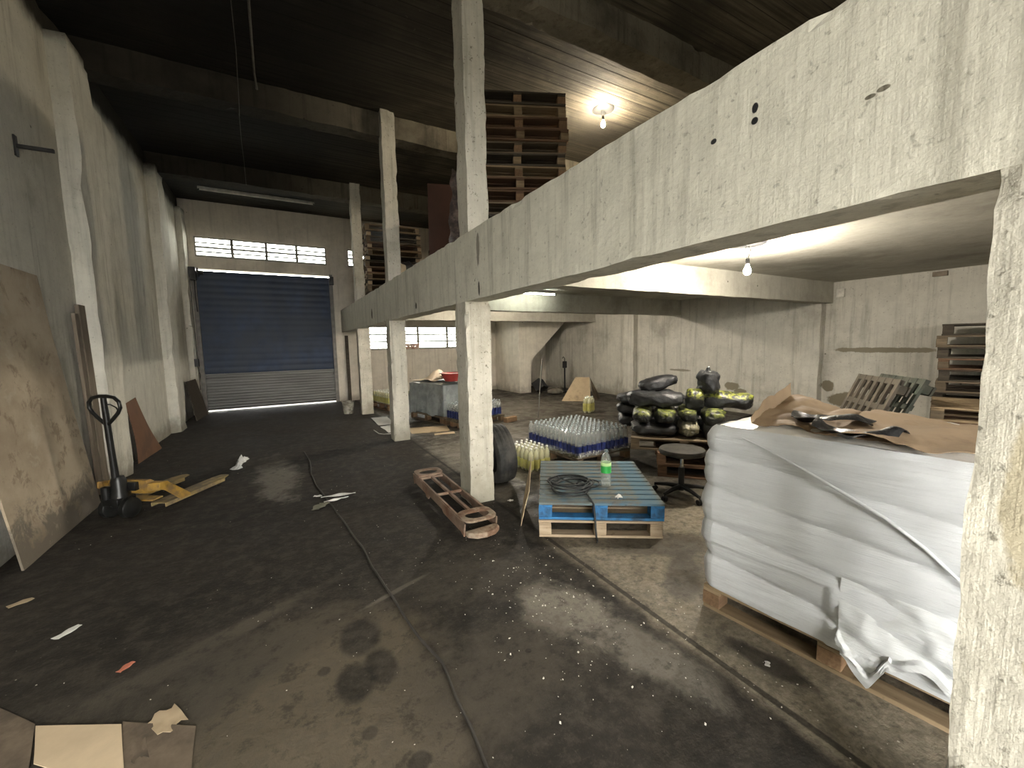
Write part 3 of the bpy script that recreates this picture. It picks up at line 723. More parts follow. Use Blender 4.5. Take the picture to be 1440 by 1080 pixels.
# --- shrink-wrapped load beside the near column
LX, LY, LZ = 2.12, 1.475, R(-83.3)
lc, ls = math.cos(LZ), math.sin(LZ)
def ll(x, y, z): return Vector((LX+x*lc-y*ls, LY+x*ls+y*lc, z))
pallet('wooden pallet carrying the white wrapped load beside the near column', (LX, LY, 0), LZ, 1.25, 1.0, 7, W_tan, W_block, W_tan)
def wrap_mat(name, c):
    t = NT(name)
    st_ = t.noise(3.2, 6, t.vmap((.9, .9, 26), rot=(0, R(4), 0)), .7, .5); n = t.noise(2.2, 5, None, .6); cr_ = t.noise(11, 5, t.vmap((.6, .6, 2.4)), .7)
    col = t.mix(t.ramp(n, .3, .7), tuple(x*.90 for x in c), c)
    col = t.mix(t.ramp(st_, .5, .75, 0, .32), col, tuple(x*.62 for x in c))
    t.bump(t.ma('ADD', t.ma('MULTIPLY', st_, .8), t.ma('MULTIPLY', cr_, .6)), .55, .012)
    return t.fin(col, .33, 0, .45)
M_wrap = wrap_mat('white_wrap_film', (.61, .625, .635))
lo = thing('wrapped_load', 'large white shrink wrapped load on the pallet beside the near column', 'wrapped load', (LX, LY, .146), LZ)
LW_, LD_, LH_ = 1.22, .98, .965
def rr_pt(s):
    """point and outward normal on a rounded rectangle, s in 0..1"""
    r_ = .055; w, d_ = LW_-2*r_, LD_-2*r_; arcs = PI/2*r_; per = 2*(w+d_)+4*arcs; q = (s % 1)*per
    segs = [('l', w, (r_, 0), (1, 0), (0, -1)), ('a', arcs, (LW_-r_, r_), -PI/2), ('l', d_, (LW_, r_), (0, 1), (1, 0)), ('a', arcs, (LW_-r_, LD_-r_), 0),
            ('l', w, (LW_-r_, LD_), (-1, 0), (0, 1)), ('a', arcs, (r_, LD_-r_), PI/2), ('l', d_, (0, LD_-r_), (0, -1), (-1, 0)), ('a', arcs, (r_, r_), PI)]
    for g_ in segs:
        if q <= g_[1]+1e-9:
            if g_[0] == 'l': return (g_[2][0]+g_[3][0]*q, g_[2][1]+g_[3][1]*q), g_[4]
            a = g_[3]+q/r_; return (g_[2][0]+r_*math.cos(a), g_[2][1]+r_*math.sin(a)), (math.cos(a), math.sin(a))
        q -= g_[1]
    return (r_, 0), (0, -1)
def wrap_off(x, y, z):
    k = (z+.10*x-.04*y)/.205
    b_ = .027*abs(math.sin(PI*k))**.4
    b_ += .012*noise.noise(Vector((x*1.6, y*1.6, z*9-x*1.2)))+.006*noise.noise(Vector((x*3, y*3, z*30-x*4)))+.004*noise.noise(Vector((x*9, y*9, z*9)))
    return b_
def wrap_fn(u, v):
    (x, y), (nx, ny) = rr_pt(u); z = LH_*v
    tap = .05*max(0, (v-.9)/.1)**2 + (.012 if v < .30 else 0.)*(1 if x < .62 and y < .3 else 0)
    o_ = wrap_off(x, y, z)-tap+.012*math.sin(v*PI)
    return (x+nx*o_, y+ny*o_, z)
mb = MB(); mb.grid(wrap_fn, 220, 90)
mb.obj('wrap_sides', M_wrap, lo, 60)
def top_fn(u, v):
    x, y = .04+u*(LW_-.08), .04+v*(LD_-.08)
    e = min(u, 1-u, v, 1-v); return (x, y, LH_-.004+.028*min(1, e*9)+.010*noise.noise(Vector((x*8, y*8, 0)))+.006*noise.noise(Vector((x*25, y*25, 4)))*min(1, e*9))
MB().grid(top_fn, 60, 60).obj('wrap_top', wrap_mat('clear_wrap_top', (.60, .575, .53)), lo, 70)
# loose film along the lower right of the face, its tongue hanging over the pallet
def flap(u, v):
    x = .66+.52*u; zt = .44-.03*u+.015*math.sin(u*9); zb = .06+.03*math.sin(u*14)
    if u < .36: zb = .06-.15*math.sin(min(1, u/.30)*PI*.5)*(1-max(0, (u-.24)/.12))
    z = zb+(zt-zb)*v
    y = -.030-.012*abs(math.sin(x*9+z*16+2*math.sin(z*9)))-.014*noise.noise(Vector((x*6, z*9, 2)))-.007*noise.noise(Vector((x*18, z*22, 5)))-(.02 if v < .1 else 0)
    y = y*(1-.75*v**4)
    if z < .03: y -= .02
    return (x, y, z)
MB().grid(flap, 60, 44, .0015).obj('loose_film', wrap_mat('loose_wrap_film', (.63, .645, .645)), lo, 70)
fold = MB(); fold.tube([(.20, -.022, .925), (.34, -.040, .885), (.50, -.047, .825), (.66, -.050, .755), (.80, -.05, .69), (.92, -.05, .61), (1.02, -.046, .52), (1.10, -.04, .45), (1.19, -.03, .40)], [.003, .005, .007, .008, .008, .008, .007, .006, .003], 8)
fold.obj('diagonal_fold', M_wrap, lo, 70)

M_kraft = plain('kraft_paper', (.335, .242, .155), .8, 0, .14, 3, bump=.35, dirt=(.23, .16, .10), dscale=3, dirtamt=.4)
top = .146+LH_
def facet(p, a, sc, sd):
    """ridged crumples with straight creases"""
    q = Vector(p)*sc+Vector((sd*5.3, sd*2.1, sd))
    n_ = noise.voronoi(q)[0]; k = (n_[1]-n_[0])
    return noise.noise_vector(q*.6)*a*.5+Vector((0, 0, a*(k-.35)))
def k1(u, v):
    x = .13+.68*u; y = .10+.52*v+.05*noise.noise(Vector((u*4, 2, 0)))
    rise = .045*math.exp(-((u-.16)/.20)**2)+.07*(1-u)+.01
    z = top+.026+rise*v**.8+.010*math.sin(u*17+v*5)*v
    if u < .10:
        z += (.10-u)/.10*.10*(.35+v*.65); x += (.10-u)*.62
    p = ll(x, y, z); return p+facet(p, .030, 6, 1)+facet(p, .010, 17, 2)-ll(0, 0, 0)
tag(MB().grid(k1, 60, 36, .003).obj('kraft_paper_sheet', M_kraft, None, 30, loc=ll(0, 0, 0)), 'crumpled kraft paper with upright flap on the far end of the wrapped load', 'paper')
def k2(u, v):
    x = .56+.68*u; y = .02+.84*v
    z = top+.030+.02*math.sin(v*PI)*(1-.4*u)+.02*v*(1-u*.6)+.025*math.exp(-((v-.0)/.14)**2)*abs(math.sin(u*5+.6))+.012*math.sin(u*9-v*6)
    p = ll(x, y, z); return p+facet(p, .022, 5, 5)+facet(p, .008, 15, 6)-ll(.5, 0, 0)
tag(MB().grid(k2, 56, 44, .003).obj('kraft_paper_sheet', M_kraft, None, 30, loc=ll(.5, 0, 0)), 'flat kraft paper with curled front edge on the near end of the wrapped load', 'paper')
def scrapfn(x0, x1, y0, y1, z0, sd, hz=.03):
    def fn(u, v):
        p = ll(x0+(x1-x0)*u, y0+(y1-y0)*v+.05*math.sin(u*6+sd), z0+hz*math.sin(u*PI*2.2+sd)*math.sin(v*PI)+.02)
        return p+crumple(p, .022, 11, sd)-ll(x0, y0, 0)
    return fn
tag(MB().grid(scrapfn(.33, .66, .22, .34, top+.055, 3, .03), 26, 10, .004).obj('black_plastic_scrap', M_bagblk, None, 50, loc=ll(.33, .22, 0)), 'long black plastic scrap on the upright kraft paper', 'scrap')
tag(MB().grid(scrapfn(.48, .80, .04, .16, top+.035, 8, .03), 24, 10, .004).obj('black_plastic_scrap', M_bagblk, None, 50, loc=ll(.48, .04, 0)), 'crumpled black plastic scrap at the front edge of the kraft paper', 'scrap')

# --- rusty frame on the floor
M_rust = plain('rusty_painted_metal', (.21, .148, .108), .7, .1, .3, 5, dirt=(.15, .075, .042), dscale=6, bump=.3, dirtamt=.42)
M_rustpale = plain('scuffed_frame_end', (.30, .24, .175), .7, .1, .25, 6, dirt=(.14,.08,.05), dscale=8)
rf = thing('rusty_frame', 'narrow rusty metal frame with slots lying before the middle column', 'metal frame', (1.375, 3.0, 0), R(-.5))
L_ = 1.62; hw = .135; zt = .125
for s in (-1, 1): MB().box((s*hw-.011, .12, zt-.03), (s*hw+.011, L_-.1, zt)).obj('side_rail', M_rust, rf, None, .005)
MB().box((-.014, .26, zt-.03), (.014, L_-.22, zt-.002)).obj('middle_rail', M_rust, rf, None, .004)
for y in (.25, .80, 1.37): MB().box((-hw, y-.012, zt-.026), (hw, y+.012, zt)).obj('cross_bar', M_rust, rf, None, .004)
for s, y0, mt in ((-1, .12, M_rustpale), (1, L_-.12, M_rust)):
    def ring(u, v, s=s, y0=y0):
        a = PI*2*u; c_, s_ = math.cos(a), math.sin(a)
        e = Vector((c_*.112, s_*.085, 0)); w_ = Vector((math.copysign(abs(c_)**.5, c_)*(hw+.012), math.copysign(abs(s_)**.55, s_)*.125, 0))
        p = e*(1-v)+w_*v; return (p.x, y0+p.y-.0*s, zt-.001+.004*math.sin(v*PI))
    MB().grid(ring, 40, 4, .018).obj('end_plate', mt, rf, 45)
for s in (-1, 1):
    sk = MB(); x = s*(hw+.012)
    prof_ = [(.05, .0), (.12, .02), (.55, .02), (.60, .045), (.98, .045), (1.03, .0), (1.10, .0), (1.12, .03), (1.5, .03), (1.56, .0), (1.6, zt-.01), (.03, zt-.01)]
    T2 = Matrix(((0,0,1,0),(1,0,0,0),(0,1,0,0),(0,0,0,1)))
    sk.prism(prof_, x-.006, x+.006, T2); sk.obj('side_skirt', M_rust, rf)
nose = MB(); nose.prism([(-hw-.015, .03), (-hw-.01, -.02), (-hw*.6, -.075), (0, -.09), (hw*.6, -.075), (hw+.01, -.02), (hw+.015, .05)], .012, .058); nose.obj('nose_bumper', M_rustpale, rf, None, .012)

# --- pallet truck
M_yel = plain('yellow_truck_paint', (.29, .17, .03), .55, .1, .25, 6, dirt=(.16, .10, .045), dscale=7, bump=.15, dirtamt=.45)
M_yelworn = plain('worn_yellow_fork', (.29, .215, .095), .6, .2, .3, 7, stretch=(.4, 2, 2), dirt=(.13, .10, .065), dscale=6, dirtamt=.48)
M_oilblk = plain('oily_black_steel', (.016, .016, .015), .35, .4, .3, 9)
pj = thing('pallet_truck', 'yellow hand pallet truck with black handle by the left wall', 'pallet truck', (-1.365, 5.308, 0), R(56.9))
for s in (-1, 1):
    f = MB(); yc = s*.25
    poly = [(-.02, yc-.08), (.74, yc-.08), (.85, yc-.05), (.87, yc), (.85, yc+.05), (.74, yc+.08), (-.02, yc+.08)]
    f.prism(poly, .078, .088)
    for q in (-1, 1): f.box((-.02, yc+q*.074-.006, .045), (.75, yc+q*.074+.006, .088))
    fo = f.obj('fork', M_yelworn, pj, None, .004)
    MB().lathe([(.0, -.04), (.037, -.04), (.037, .04), (.0, .04)], 18, Matrix.Translation((.70, yc, .038)) @ Euler((PI/2, 0, 0)).to_matrix().to_4x4()).obj('fork_roller', M_oilblk, fo, 40)
fr = MB()
T3 = Matrix(((1,0,0,0),(0,0,-1,0),(0,1,0,0),(0,0,0,1)))
for y in (-.335, .32): fr.prism([(-.07, .25), (-.06, .31), (.02, .30), (.27, .088), (.27, .06), (.15, .06), (-.01, .21)], -y-.015, -y, T3)
fr.prism([(-.07, .20), (.02, .18), (.02, .30), (-.02, .33), (-.07, .33)], -.20, .20, T3)
for q in (-1, 1): fr.prism([(q*.20, -.07), (q*.335, -.02), (q*.335, .03), (q*.20, .02)], .22, .30, Matrix(((0,1,0,0),(1,0,0,0),(0,0,1,0),(0,0,0,1))))
fr.box((.0, -.17, .09), (.12, .17, .11))
fr.obj('heel_frame', M_yel, pj, None, .008)
pm = MB(); pm.lathe([(.0, .12), (.075, .12), (.08, .22), (.06, .26), (.06, .36), (.045, .40), (.0, .41)], 20, Matrix.Translation((-.15, 0, 0)))
pm.lathe([(.0, .2), (.035, .2), (.035, .32), (.0, .33)], 14, Matrix.Translation((-.23, .05, 0))); pm.box((-.25, -.08, .14), (-.07, .08, .2)); pm.box((-.11, -.12, .24), (-.02, .12, .32))
pm.obj('pump', M_oilblk, pj, 40, .004)
for y in (-.10, .10):
    MB().lathe([(.02, -.035), (.085, -.032), (.095, -.024), (.095, .024), (.085, .032), (.02, .035)], 28, Matrix.Translation((-.16, y, .096)) @ Euler((PI/2, 0, 0)).to_matrix().to_4x4()).obj('steer_wheel', M_oilblk, pj, 40)
hd = MB(); hd.tube([(-.17, 0, .38), (-.18, 0, .7), (-.19, 0, 1.0), (-.195, 0, 1.165)], [.030, .026, .025, .022], 12)
hdo = hd.obj('handle_post', M_oilblk, pj, 50)
lp = [(-.188, 0, .90), (-.19, .06, .955), (-.19, .125, 1.02), (-.192, .155, 1.07), (-.195, .15, 1.125), (-.197, .11, 1.165), (-.198, .04, 1.18), (-.198, -.04, 1.18), (-.197, -.11, 1.165), (-.195, -.15, 1.125), (-.192, -.155, 1.07), (-.19, -.125, 1.02), (-.19, -.06, .955)]
MB().tube(lp, .0165, 10, True).obj('handle_loop', M_oilblk, hdo, 60)
MB().tube([(-.19, 0, 1.10), (-.185, -.05, 1.10), (-.18, -.10, 1.07), (-.18, -.115, 1.04)], .006, 8).obj('release_lever', M_oilblk, hdo, 60)
MB().tube([(-.08, .10, .26), (.12, .18, .10)], .012, 8).obj('push_rod', M_oilblk, pj, 50)

# --- boards by the left wall
M_ply = NT('stained_plywood')
def _ply(t):
    n1 = t.noise(1.6, 6, None, .65); n2 = t.noise(5, 6, None, .7, .4); z = t.xyz()[2]
    col = t.mix(t.ramp(n1, .32, .68), (.27, .215, .15), (.40, .33, .24))
    col = t.mix(t.ramp(n2, .54, .66, 0, .8), col, (.19, .145, .10))
    low = t.ramp(t.ma('ADD', z, t.ma('MULTIPLY', t.ma('SUBTRACT', n2, .5), 1.3)), .18, .42, .85, 0)
    col = t.mix(low, col, (.10, .086, .068))
    col = t.mix(t.ramp(n2, .34, .42, .35, 0), col, (.42, .37, .29))
    t.bump(n2, .15); return t.fin(col, .8, 0, .2)
M_ply = _ply(M_ply)
sheet('plywood_sheet', 'large stained plywood sheet leaning on the left wall', 'board', M_ply, ((-1.755, 4.27, .003), (-1.745, 5.69, .003), (-1.925, 5.50, 2.30), (-1.925, 4.08, 2.34)), .014, (16, 24), .012, 1.4)
W_plank = wood('grey_brown_plank', (.20, .165, .125), (.135, .11, .082), .2, 2)
pk = MB(); pk.cbox((0, 0, 1.05), (.035, .17, 2.10)); tag(pk.obj('timber_plank', W_plank, None, None, .004, (-1.87, 6.30, 0.004)), 'tall grey brown plank standing on the left wall beside the pilaster', 'plank'); bpy.context.view_layer.update()
bpy.data.objects['timber_plank'].rotation_euler = (0, R(-.9), 0)
pk = MB(); pk.cbox((0, 0, 1.0), (.03, .09, 2.0)); q = tag(pk.obj('timber_plank', W_plank, None, None, .004, (-1.87, 6.14, .004)), 'shorter narrow plank left of the tall plank on the left wall', 'plank'); q.rotation_euler = (0, R(-.9), 0)
M_brown = plain('brown_hardboard', (.17, .085, .045), .7, 0, .15, 3, dirt=(.11, .06, .035), dscale=3)
sheet('hardboard_sheet', 'curved brown hardboard piece leaning on the left wall beyond the pallet truck', 'board', M_brown, ((-1.86, 7.48, .003), (-1.80, 8.50, .003), (-1.935, 8.0, .90), (-1.935, 7.50, .86)), .005, (12, 14), .004, 2, 0, lambda u, v: (.03*math.sin(v*PI), -.20*u*math.sin(v*PI), 0))
sheet('dark_board', 'dark brown board leaning in the far left corner beside the roller door', 'board', M_darkwood if 'M_darkwood' in globals() else W_dark, ((-1.74, 11.30, .003), (-1.66, 12.28, .003), (-1.80, 11.98, .90), (-1.82, 11.0, .90)), .018, (6, 6), .002)
q = MB().cbox((0, 0, .95), (.09, .03, 1.9)).obj('dark_plank', W_dark, None, None, .003, (1.66, 12.66, .003)); q.rotation_euler = (R(-1.6), 0, 0); tag(q, 'dark upright plank beside the right edge of the roller door', 'plank')
# bracket, conduit, boxes
bk = thing('wall_bracket', 'black steel bracket sticking out high on the left wall', 'bracket', (-1.95, 5.49, 3.43))
MB().box((-.03, -.025, -.09), (.014, .025, .09)).obj('plate', M_darksteel, bk, None, .003); MB().box((.0, -.014, -.016), (.25, .014, .016)).obj('arm', M_darksteel, bk, None, .003)
cx = thing('conduit_pipe', 'grey conduit with dark switch box by the far left corner', 'conduit', (-1.80, 12.2, 0))
MB().tube([(0, 0, .85), (0, 0, 2.0), (.0, .0, 2.12), (-.02, -.25, 2.14)], .012, 8).obj('pipe', plain('grey_pipe', (.42,.41,.37), .5), cx, 50)
MB().tube([(.015, .18, .6), (.01, .2, 1.6), (.0, .22, 3.3)], .012, 8).obj('pipe', M_rail, cx, 50)
MB().box((-.02, -.07, 1.18), (.06, .07, 1.36)).obj('switch_box', M_blk, cx, None, .006)
MB().tube([(.02, .02, 1.18), (.05, .08, .98), (.02, .16, .8)], .007, 6).obj('cable', M_blk, cx, 50)
q = MB().cbox((0, 0, 0), (.05, .12, .14)).obj('socket_box', plain('dusty_white_plastic', (.55,.53,.47), .5), None, None, .006, (8.575, 3.5, 2.36)); tag(q, 'pale junction box high on the right wall beside the pilaster', 'junction box')
q = MB().cbox((0, 0, 0), (.05, .16, .07)).obj('socket_box', plain('brown_box', (.20,.16,.12), .6), None, None, .004, (8.575, 2.27, 2.50)); tag(q, 'small brown box under the ceiling on the right wall', 'junction box')
# ceiling lines
tag(MB().tube([(-.22, 5.4, 5.19), (-.24, 6.2, 5.17), (-.28, 6.84, 4.85), (-.30, 7.15, 4.84), (-.31, 7.3, 5.16), (-.36, 8.6, 5.05), (-.38, 9.4, 5.08), (-.40, 10.04, 4.85)], .0045, 6).obj('hanging_wire', M_wire, None, 60), 'thin pale wire hanging along the dark roof', 'wire')
tag(MB().tube([(-.05, 3.9, 5.185), (-.06, 5.3, 5.185), (-.075, 6.6, 5.17), (-.06, 6.84, 5.1)], .013, 8).obj('conduit_pipe', M_wire, None, 60), 'conduit along the dark roof ending at the roof beam', 'conduit')

# --- bucket
bu = thing('bucket', 'dirty white bucket beside the far column', 'bucket', (1.30, 10.32, 0))
MB().lathe([(.0, .004), (.105, .0), (.14, .27), (.148, .28), (.148, .295), (.138, .295), (.132, .27), (.10, .012), (.0, .012)], 28).obj('body', plain('dirty_white_plastic', (.40,.38,.31), .6, 0, .2, 5, dirt=(.16,.14,.11), dscale=8), bu, 40)
MB().tube([(.145*math.cos(a), .06*math.sin(a)*0-.02, .275-.10*math.sin(a)) for a in [PI*k/14 for k in range(15)]], .004, 6).obj('handle', M_darksteel, bu, 60)

# --- tarp-covered load and blue bottles behind the middle column
CX_, CY_, CZ_ = 2.40, 8.87, R(-74.9)
k_c, k_s = math.cos(CZ_), math.sin(CZ_)
def cl(x, y, z): return Vector((CX_+x*k_c-y*k_s, CY_+x*k_s+y*k_c, z))
pallet('pallet under the tarp covered load', (CX_, CY_, 0), CZ_, 1.2, 1.0, 7, W_old)
tl = thing('tarp_covered_load', 'load under a grey plastic tarp behind the middle column', 'covered load', (CX_, CY_, .146), CZ_)
M_tarp = plain('grey_tarp', (.29, .31, .305), .45, 0, .22, 4, bump=.5, dirt=(.20, .215, .22), dscale=5, dirtamt=.45)
MB().box((.03, .04, 0), (1.2, .98, .64)).obj('load_block', M_tarp, tl, None, .02)
def tarp(u, v):
    x = -.05+1.30*u; w = v*1.9
    if w < .98: y, z = .98-w, .665+.02*noise.noise(Vector((x*5, w*5, 1)))
    else: y, z = 0-.02-.02*noise.noise(Vector((x*4, w*3, 3)))-.035*abs(math.sin(x*7+w))*min(1, (w-.98)*2), .655-(w-.98)*(.66+.05*math.sin(x*9))
    if u < .12: y -= .05*math.sin(w*4); z -= .03
    p = Vector((x, y, z)); return p+crumple(p, .02, 6, 4)*(1 if w > .3 else .4)
MB().grid(tarp, 44, 56, .002).obj('tarp', M_tarp, tl, 60)
M_cloth = plain('cream_cloth', (.60, .50, .38), .9, 0, .12, 4, bump=.3)
def heap(u, v):
    x = -.02+.86*u; y = .05+.55*v
    z = .146+.69+.20*math.exp(-((u-.74)/.22)**2-((v-.5)/.38)**2)+.05*math.sin(v*PI)*math.sin(u*PI)
    p = cl(x, y, z); return p+crumple(p, .03, 7, 9)*math.sin(u*PI)*math.sin(v*PI)-cl(0, 0, 0)
tag(MB().grid(heap, 30, 20, .004).obj('cream_cloth', M_cloth, None, 60, loc=cl(0, 0, 0)), 'heaped cream cloth on top of the grey tarp', 'cloth')
bq = cl(1.08, .36, .146+.70)
ba = thing('red_basin', 'red plastic basin with pale rim on the grey tarp', 'basin', bq)
MB().lathe([(.0, .006), (.15, .0), (.235, .16), (.225, .165), (.145, .012), (.0, .012)], 32).obj('bowl', plain('red_plastic', (.42, .06, .05), .4), ba, 50)
MB().lathe([(.225, .160), (.262, .160), (.264, .172), (.225, .174)], 32, None, False).obj('rim', plain('pale_pink_rim', (.62, .42, .38), .4), ba, 50)
q = MB().cbox((0, 0, .09), (.35, .22, .18)).obj('dark_box', M_blk, None, None, .008, cl(.86, .82, .146+.67)); q.rotation_euler = (0, 0, CZ_); tag(q, 'dark box behind the cream cloth on the grey tarp', 'box')
P2 = (2.83, 7.08); P2Z = R(-72)
pallet('pallet of blue labelled bottles behind the middle column', (P2[0], P2[1], 0), R(12), 1.1, .58, 5, W_old)
bottle_field(bottle_proto('water_bottle', 'clear blue labelled bottle in the far block before the grey tarp', .0405, .315, M_clear, M_lblblue, M_capc, .08, .5, 'far blue labelled bottles'), (P2[0]+.02, P2[1]), R(12), 12, 6, .085, .146)
# yellow bottle block by the far column
P3 = (1.98, 11.05); P3Z = R(-79)
pallet('pallet of pale yellow bottles near the far column', (P3[0], P3[1], 0), P3Z, 1.0, .8, 6, W_red)
bottle_field(bottle_proto('juice_bottle', 'pale yellow bottle on the pallet near the far column', .0405, .30, M_ylw, M_lblyel, M_capw, .12, .55, 'pale yellow bottles near the far column'), (P3[0]+.01, P3[1]-.01), P3Z, 11, 8, .086, .146)

# --- near the stair
q = MB(); q.box((-.2, -.16, 0), (.2, .16, .03)); q.box((-.2, -.16, 0), (-.18, .16, .3)); q.box((.18, -.16, 0), (.2, .16, .3)); q.box((-.2, -.16, 0), (.2, -.14, .3)); q.box((-.2, .14, 0), (.2, .16, .3))
q = q.obj('black_crate', M_blk, None, None, .006, (7.0, 10.92, .15)); q.rotation_euler = (R(52), R(12), R(35)); tag(q, 'black crate tipped on its side under the stair', 'crate')
M_rub = plain('dusty_sack', (.17, .155, .125), .9, 0, .3, 6, bump=.5)
for i, (x, y, w_, lab) in enumerate(((7.3, 10.3, .5, 'grey dusty sack on the floor in front of the black crate'), (7.75, 10.95, .55, 'grey dusty sack lying under the stair soffit'), (8.1, 9.95, .5, 'flat dusty sack by the right wall near the stair'))):
    sack(lab, (x, y, .085), (w_, .34, .17), (0, 0, .4*i), 30+i, M_rub)
po = thing('standing_post', 'dark post with hooked top by the right wall near the stair', 'post', (7.85, 10.55, 0))
MB().tube([(0, 0, .02), (0, 0, .95)], .028, 10).obj('shaft', M_blk, po, 50)
MB().cbox((0, 0, .88), (.13, .09, .22)).obj('head', M_blk, po, None, .02)
MB().tube([(0, 0, .98), (.0, .0, 1.08), (-.05, 0, 1.13), (-.09, 0, 1.08)], .016, 8).obj('hook', M_wire, po, 50)
MB().box((-.16, -.14, 0), (.16, .14, .04)).obj('base', M_blk, po, None, .005)
rd = MB(); rd.tube([(0, 0, .0), (.30, .28, 1.22)], .014, 8); tag(rd.obj('thin_rod', M_wire, None, 60, loc=(4.66, 7.21, .0)), 'thin grey rod standing before the stair', 'rod')
sheet('folded_card', 'brown card leaning over like a tent roof near the right wall', 'cardboard', M_card, ((6.55, 8.95, .003), (7.15, 8.45, .003), (7.35, 8.75, .62), (7.08, 9.02, .62)), .006, (6, 6), .006)
sheet('folded_card', 'shaded back half of the card tent near the right wall', 'cardboard', M_carddark, ((7.22, 8.42, .003), (7.72, 8.72, .003), (7.42, 8.80, .60), (7.37, 8.74, .62)), .006, (6, 6), .006)  # shade of this half put into its colour with the darker card
bottle_field(bottle_proto('juice_bottle', 'pale yellow bottle in the small pack before the card tent', .05, .36, M_ylw, M_lblyel, M_capw, .12, .6, 'small pack of yellow bottles'), (5.92, 7.0), R(30), 3, 2, .102, 0)
q = MB().cbox((0, 0, 0), (.30, .10, .10)).obj('wood_block', W_block, None, None, .004, (3.98, 7.20, .054)); q.rotation_euler = (0, 0, .3)
tag(q, 'small wooden block on the floor behind the tyre', 'wood block')

# --- right end: tall stack, flat stack, plastic pallets
stack(12, 'tall stack by the right wall', (7.32, 1.90), R(-77), 1.2, .95, 6, (W_dark, W_old, W_dark, W_red), [W_old, W_dark], 0, .025, 'pallets of the right wall stack')
stack(6, 'low stack before the right wall', (5.80, 1.52), R(-75), 1.2, 1.0, 7, (W_old, W_red, W_tan), [W_old], 0, .03, 'pallets of the low stack')
M_plg = plain('grey_green_plastic', (.05, .06, .048), .6, 0, .25, 5, dirt=(.08,.08,.065), dscale=4)
M_plb = plain('grey_brown_plastic', (.085, .07, .053), .65, 0, .25, 5, dirt=(.08,.07,.055), dscale=4)
def plastic_pallet(label, loc, eul, mat):
    t = thing('plastic_pallet', label, 'plastic pallet', loc); t.rotation_euler = eul
    w, d_ = .8, 1.2; f = MB()
    for i in range(7): x = i*(w-.05)/6; f.box((x, 0, .11), (x+.05, d_, .14))
    for j in range(5): y = j*(d_-.06)/4; f.box((0, y, .095), (w, y+.06, .135))
    f.obj('deck', mat, t, None, .003)
    for i in range(3):
        for j in range(3):
            x, y = .09+i*(w-.18)/2, .09+j*(d_-.18)/2
            MB().lathe([(.0, 0), (.055, 0), (.075, .10), (.0, .10)], 4, Matrix.Translation((x, y, 0)) @ Matrix.Rotation(PI/4, 4, 'Z')).obj('foot', mat, t, None, .006)
    for j in range(3):
        y = .09+j*(d_-.18)/2; MB().box((.03, y-.05, 0), (w-.03, y+.05, .022)).obj('runner', mat, t, None, .004)
    return t
def upright(label, base, head, tilt, mat):
    """stand a plastic pallet on its long edge: heading of the edge, leaning back by tilt"""
    M_ = Matrix.Rotation(R(head), 4, 'Z') @ Matrix.Rotation(R(90-tilt), 4, 'X')
    return plastic_pallet(label, base, M_.to_euler(), mat)
upright('grey brown plastic pallet leaning on edge, left of the two on the right', (5.70, 2.42, .0), 224, 22, M_plb)
upright('grey green plastic pallet leaning on edge behind the brown plastic one', (6.02, 2.36, .0), 224, 24, M_plg)

# --- litter
M_paper = plain('white_paper', (.62, .61, .57), .8, 0, .1, 6)
def scrap(name, label, cat, mat, x, y, w, d, rz, hz=.012, seed=0, n=10, z0=.006, thick=.002):
    def fn(u, v):
        p = Vector(((u-.5)*w, (v-.5)*d*(1+.25*math.sin(u*9+seed)), z0+hz*(.5+.5*math.sin(u*7+seed)*math.sin(v*4+seed))))
        return p+Vector((1, 1, .4))*0+crumple(p, min(w, d)*.10, 9, seed)*1
    o_ = MB().grid(fn, n, n, thick).obj(name, mat, None, 60, loc=(x, y, 0)); o_.rotation_euler = (0, 0, rz)
    return tag(o_, label, cat)
scrap('torn_paper', 'long torn white paper strip on the dark floor by the cable', 'paper', M_paper, .43, 4.62, .34, .05, -.15, .02, 1)
scrap('torn_paper', 'second torn white paper strip crossing the first on the dark floor', 'paper', M_paper, .40, 4.50, .24, .035, .12, .02, 2)
scrap('torn_paper', 'tiny white paper piece left of the torn strips', 'paper', M_paper, .24, 4.72, .09, .04, -.5, .012, 3)
scrap('card_scrap', 'grey green card scrap beside the torn paper strips', 'cardboard', plain('grey_green_card', (.17,.165,.12), .85), .235, 4.40, .17, .11, .9, .012, 4)
def lump(label, x, y, w, d, h, rz, seed, mat, name='plastic_scrap'):
    def fn(u, v):
        p = Vector(((u-.5)*w, (v-.5)*d, .006+h*math.sin(u*PI)*math.sin(v*PI)*(.6+.8*abs(noise.noise(Vector((u*5+seed, v*5, 1)))))))
        return Vector((p.x*(.45+1.1*abs(noise.noise(Vector((v*4.3+seed, 0, 2))))*1.6), p.y, p.z*(.5+1.5*abs(noise.noise(Vector((u*3, v*6+seed, 7)))))))+crumple(p, .02, 14, seed)*math.sin(u*PI)*math.sin(v*PI)
    o_ = MB().grid(fn, 18, 12, .003).obj(name, mat, None, 60, loc=(x, y, .004)); o_.rotation_euler = (0, 0, rz); return tag(o_, label, 'scrap')
M_crumpl = plain('crumpled_white_plastic', (.55, .55, .53), .35, 0, .2, 20, bump=.4)
lump('crumpled white plastic on the floor beyond the pallet truck forks', -.60, 6.70, .13, .66, .09, -.10, 3, M_crumpl)
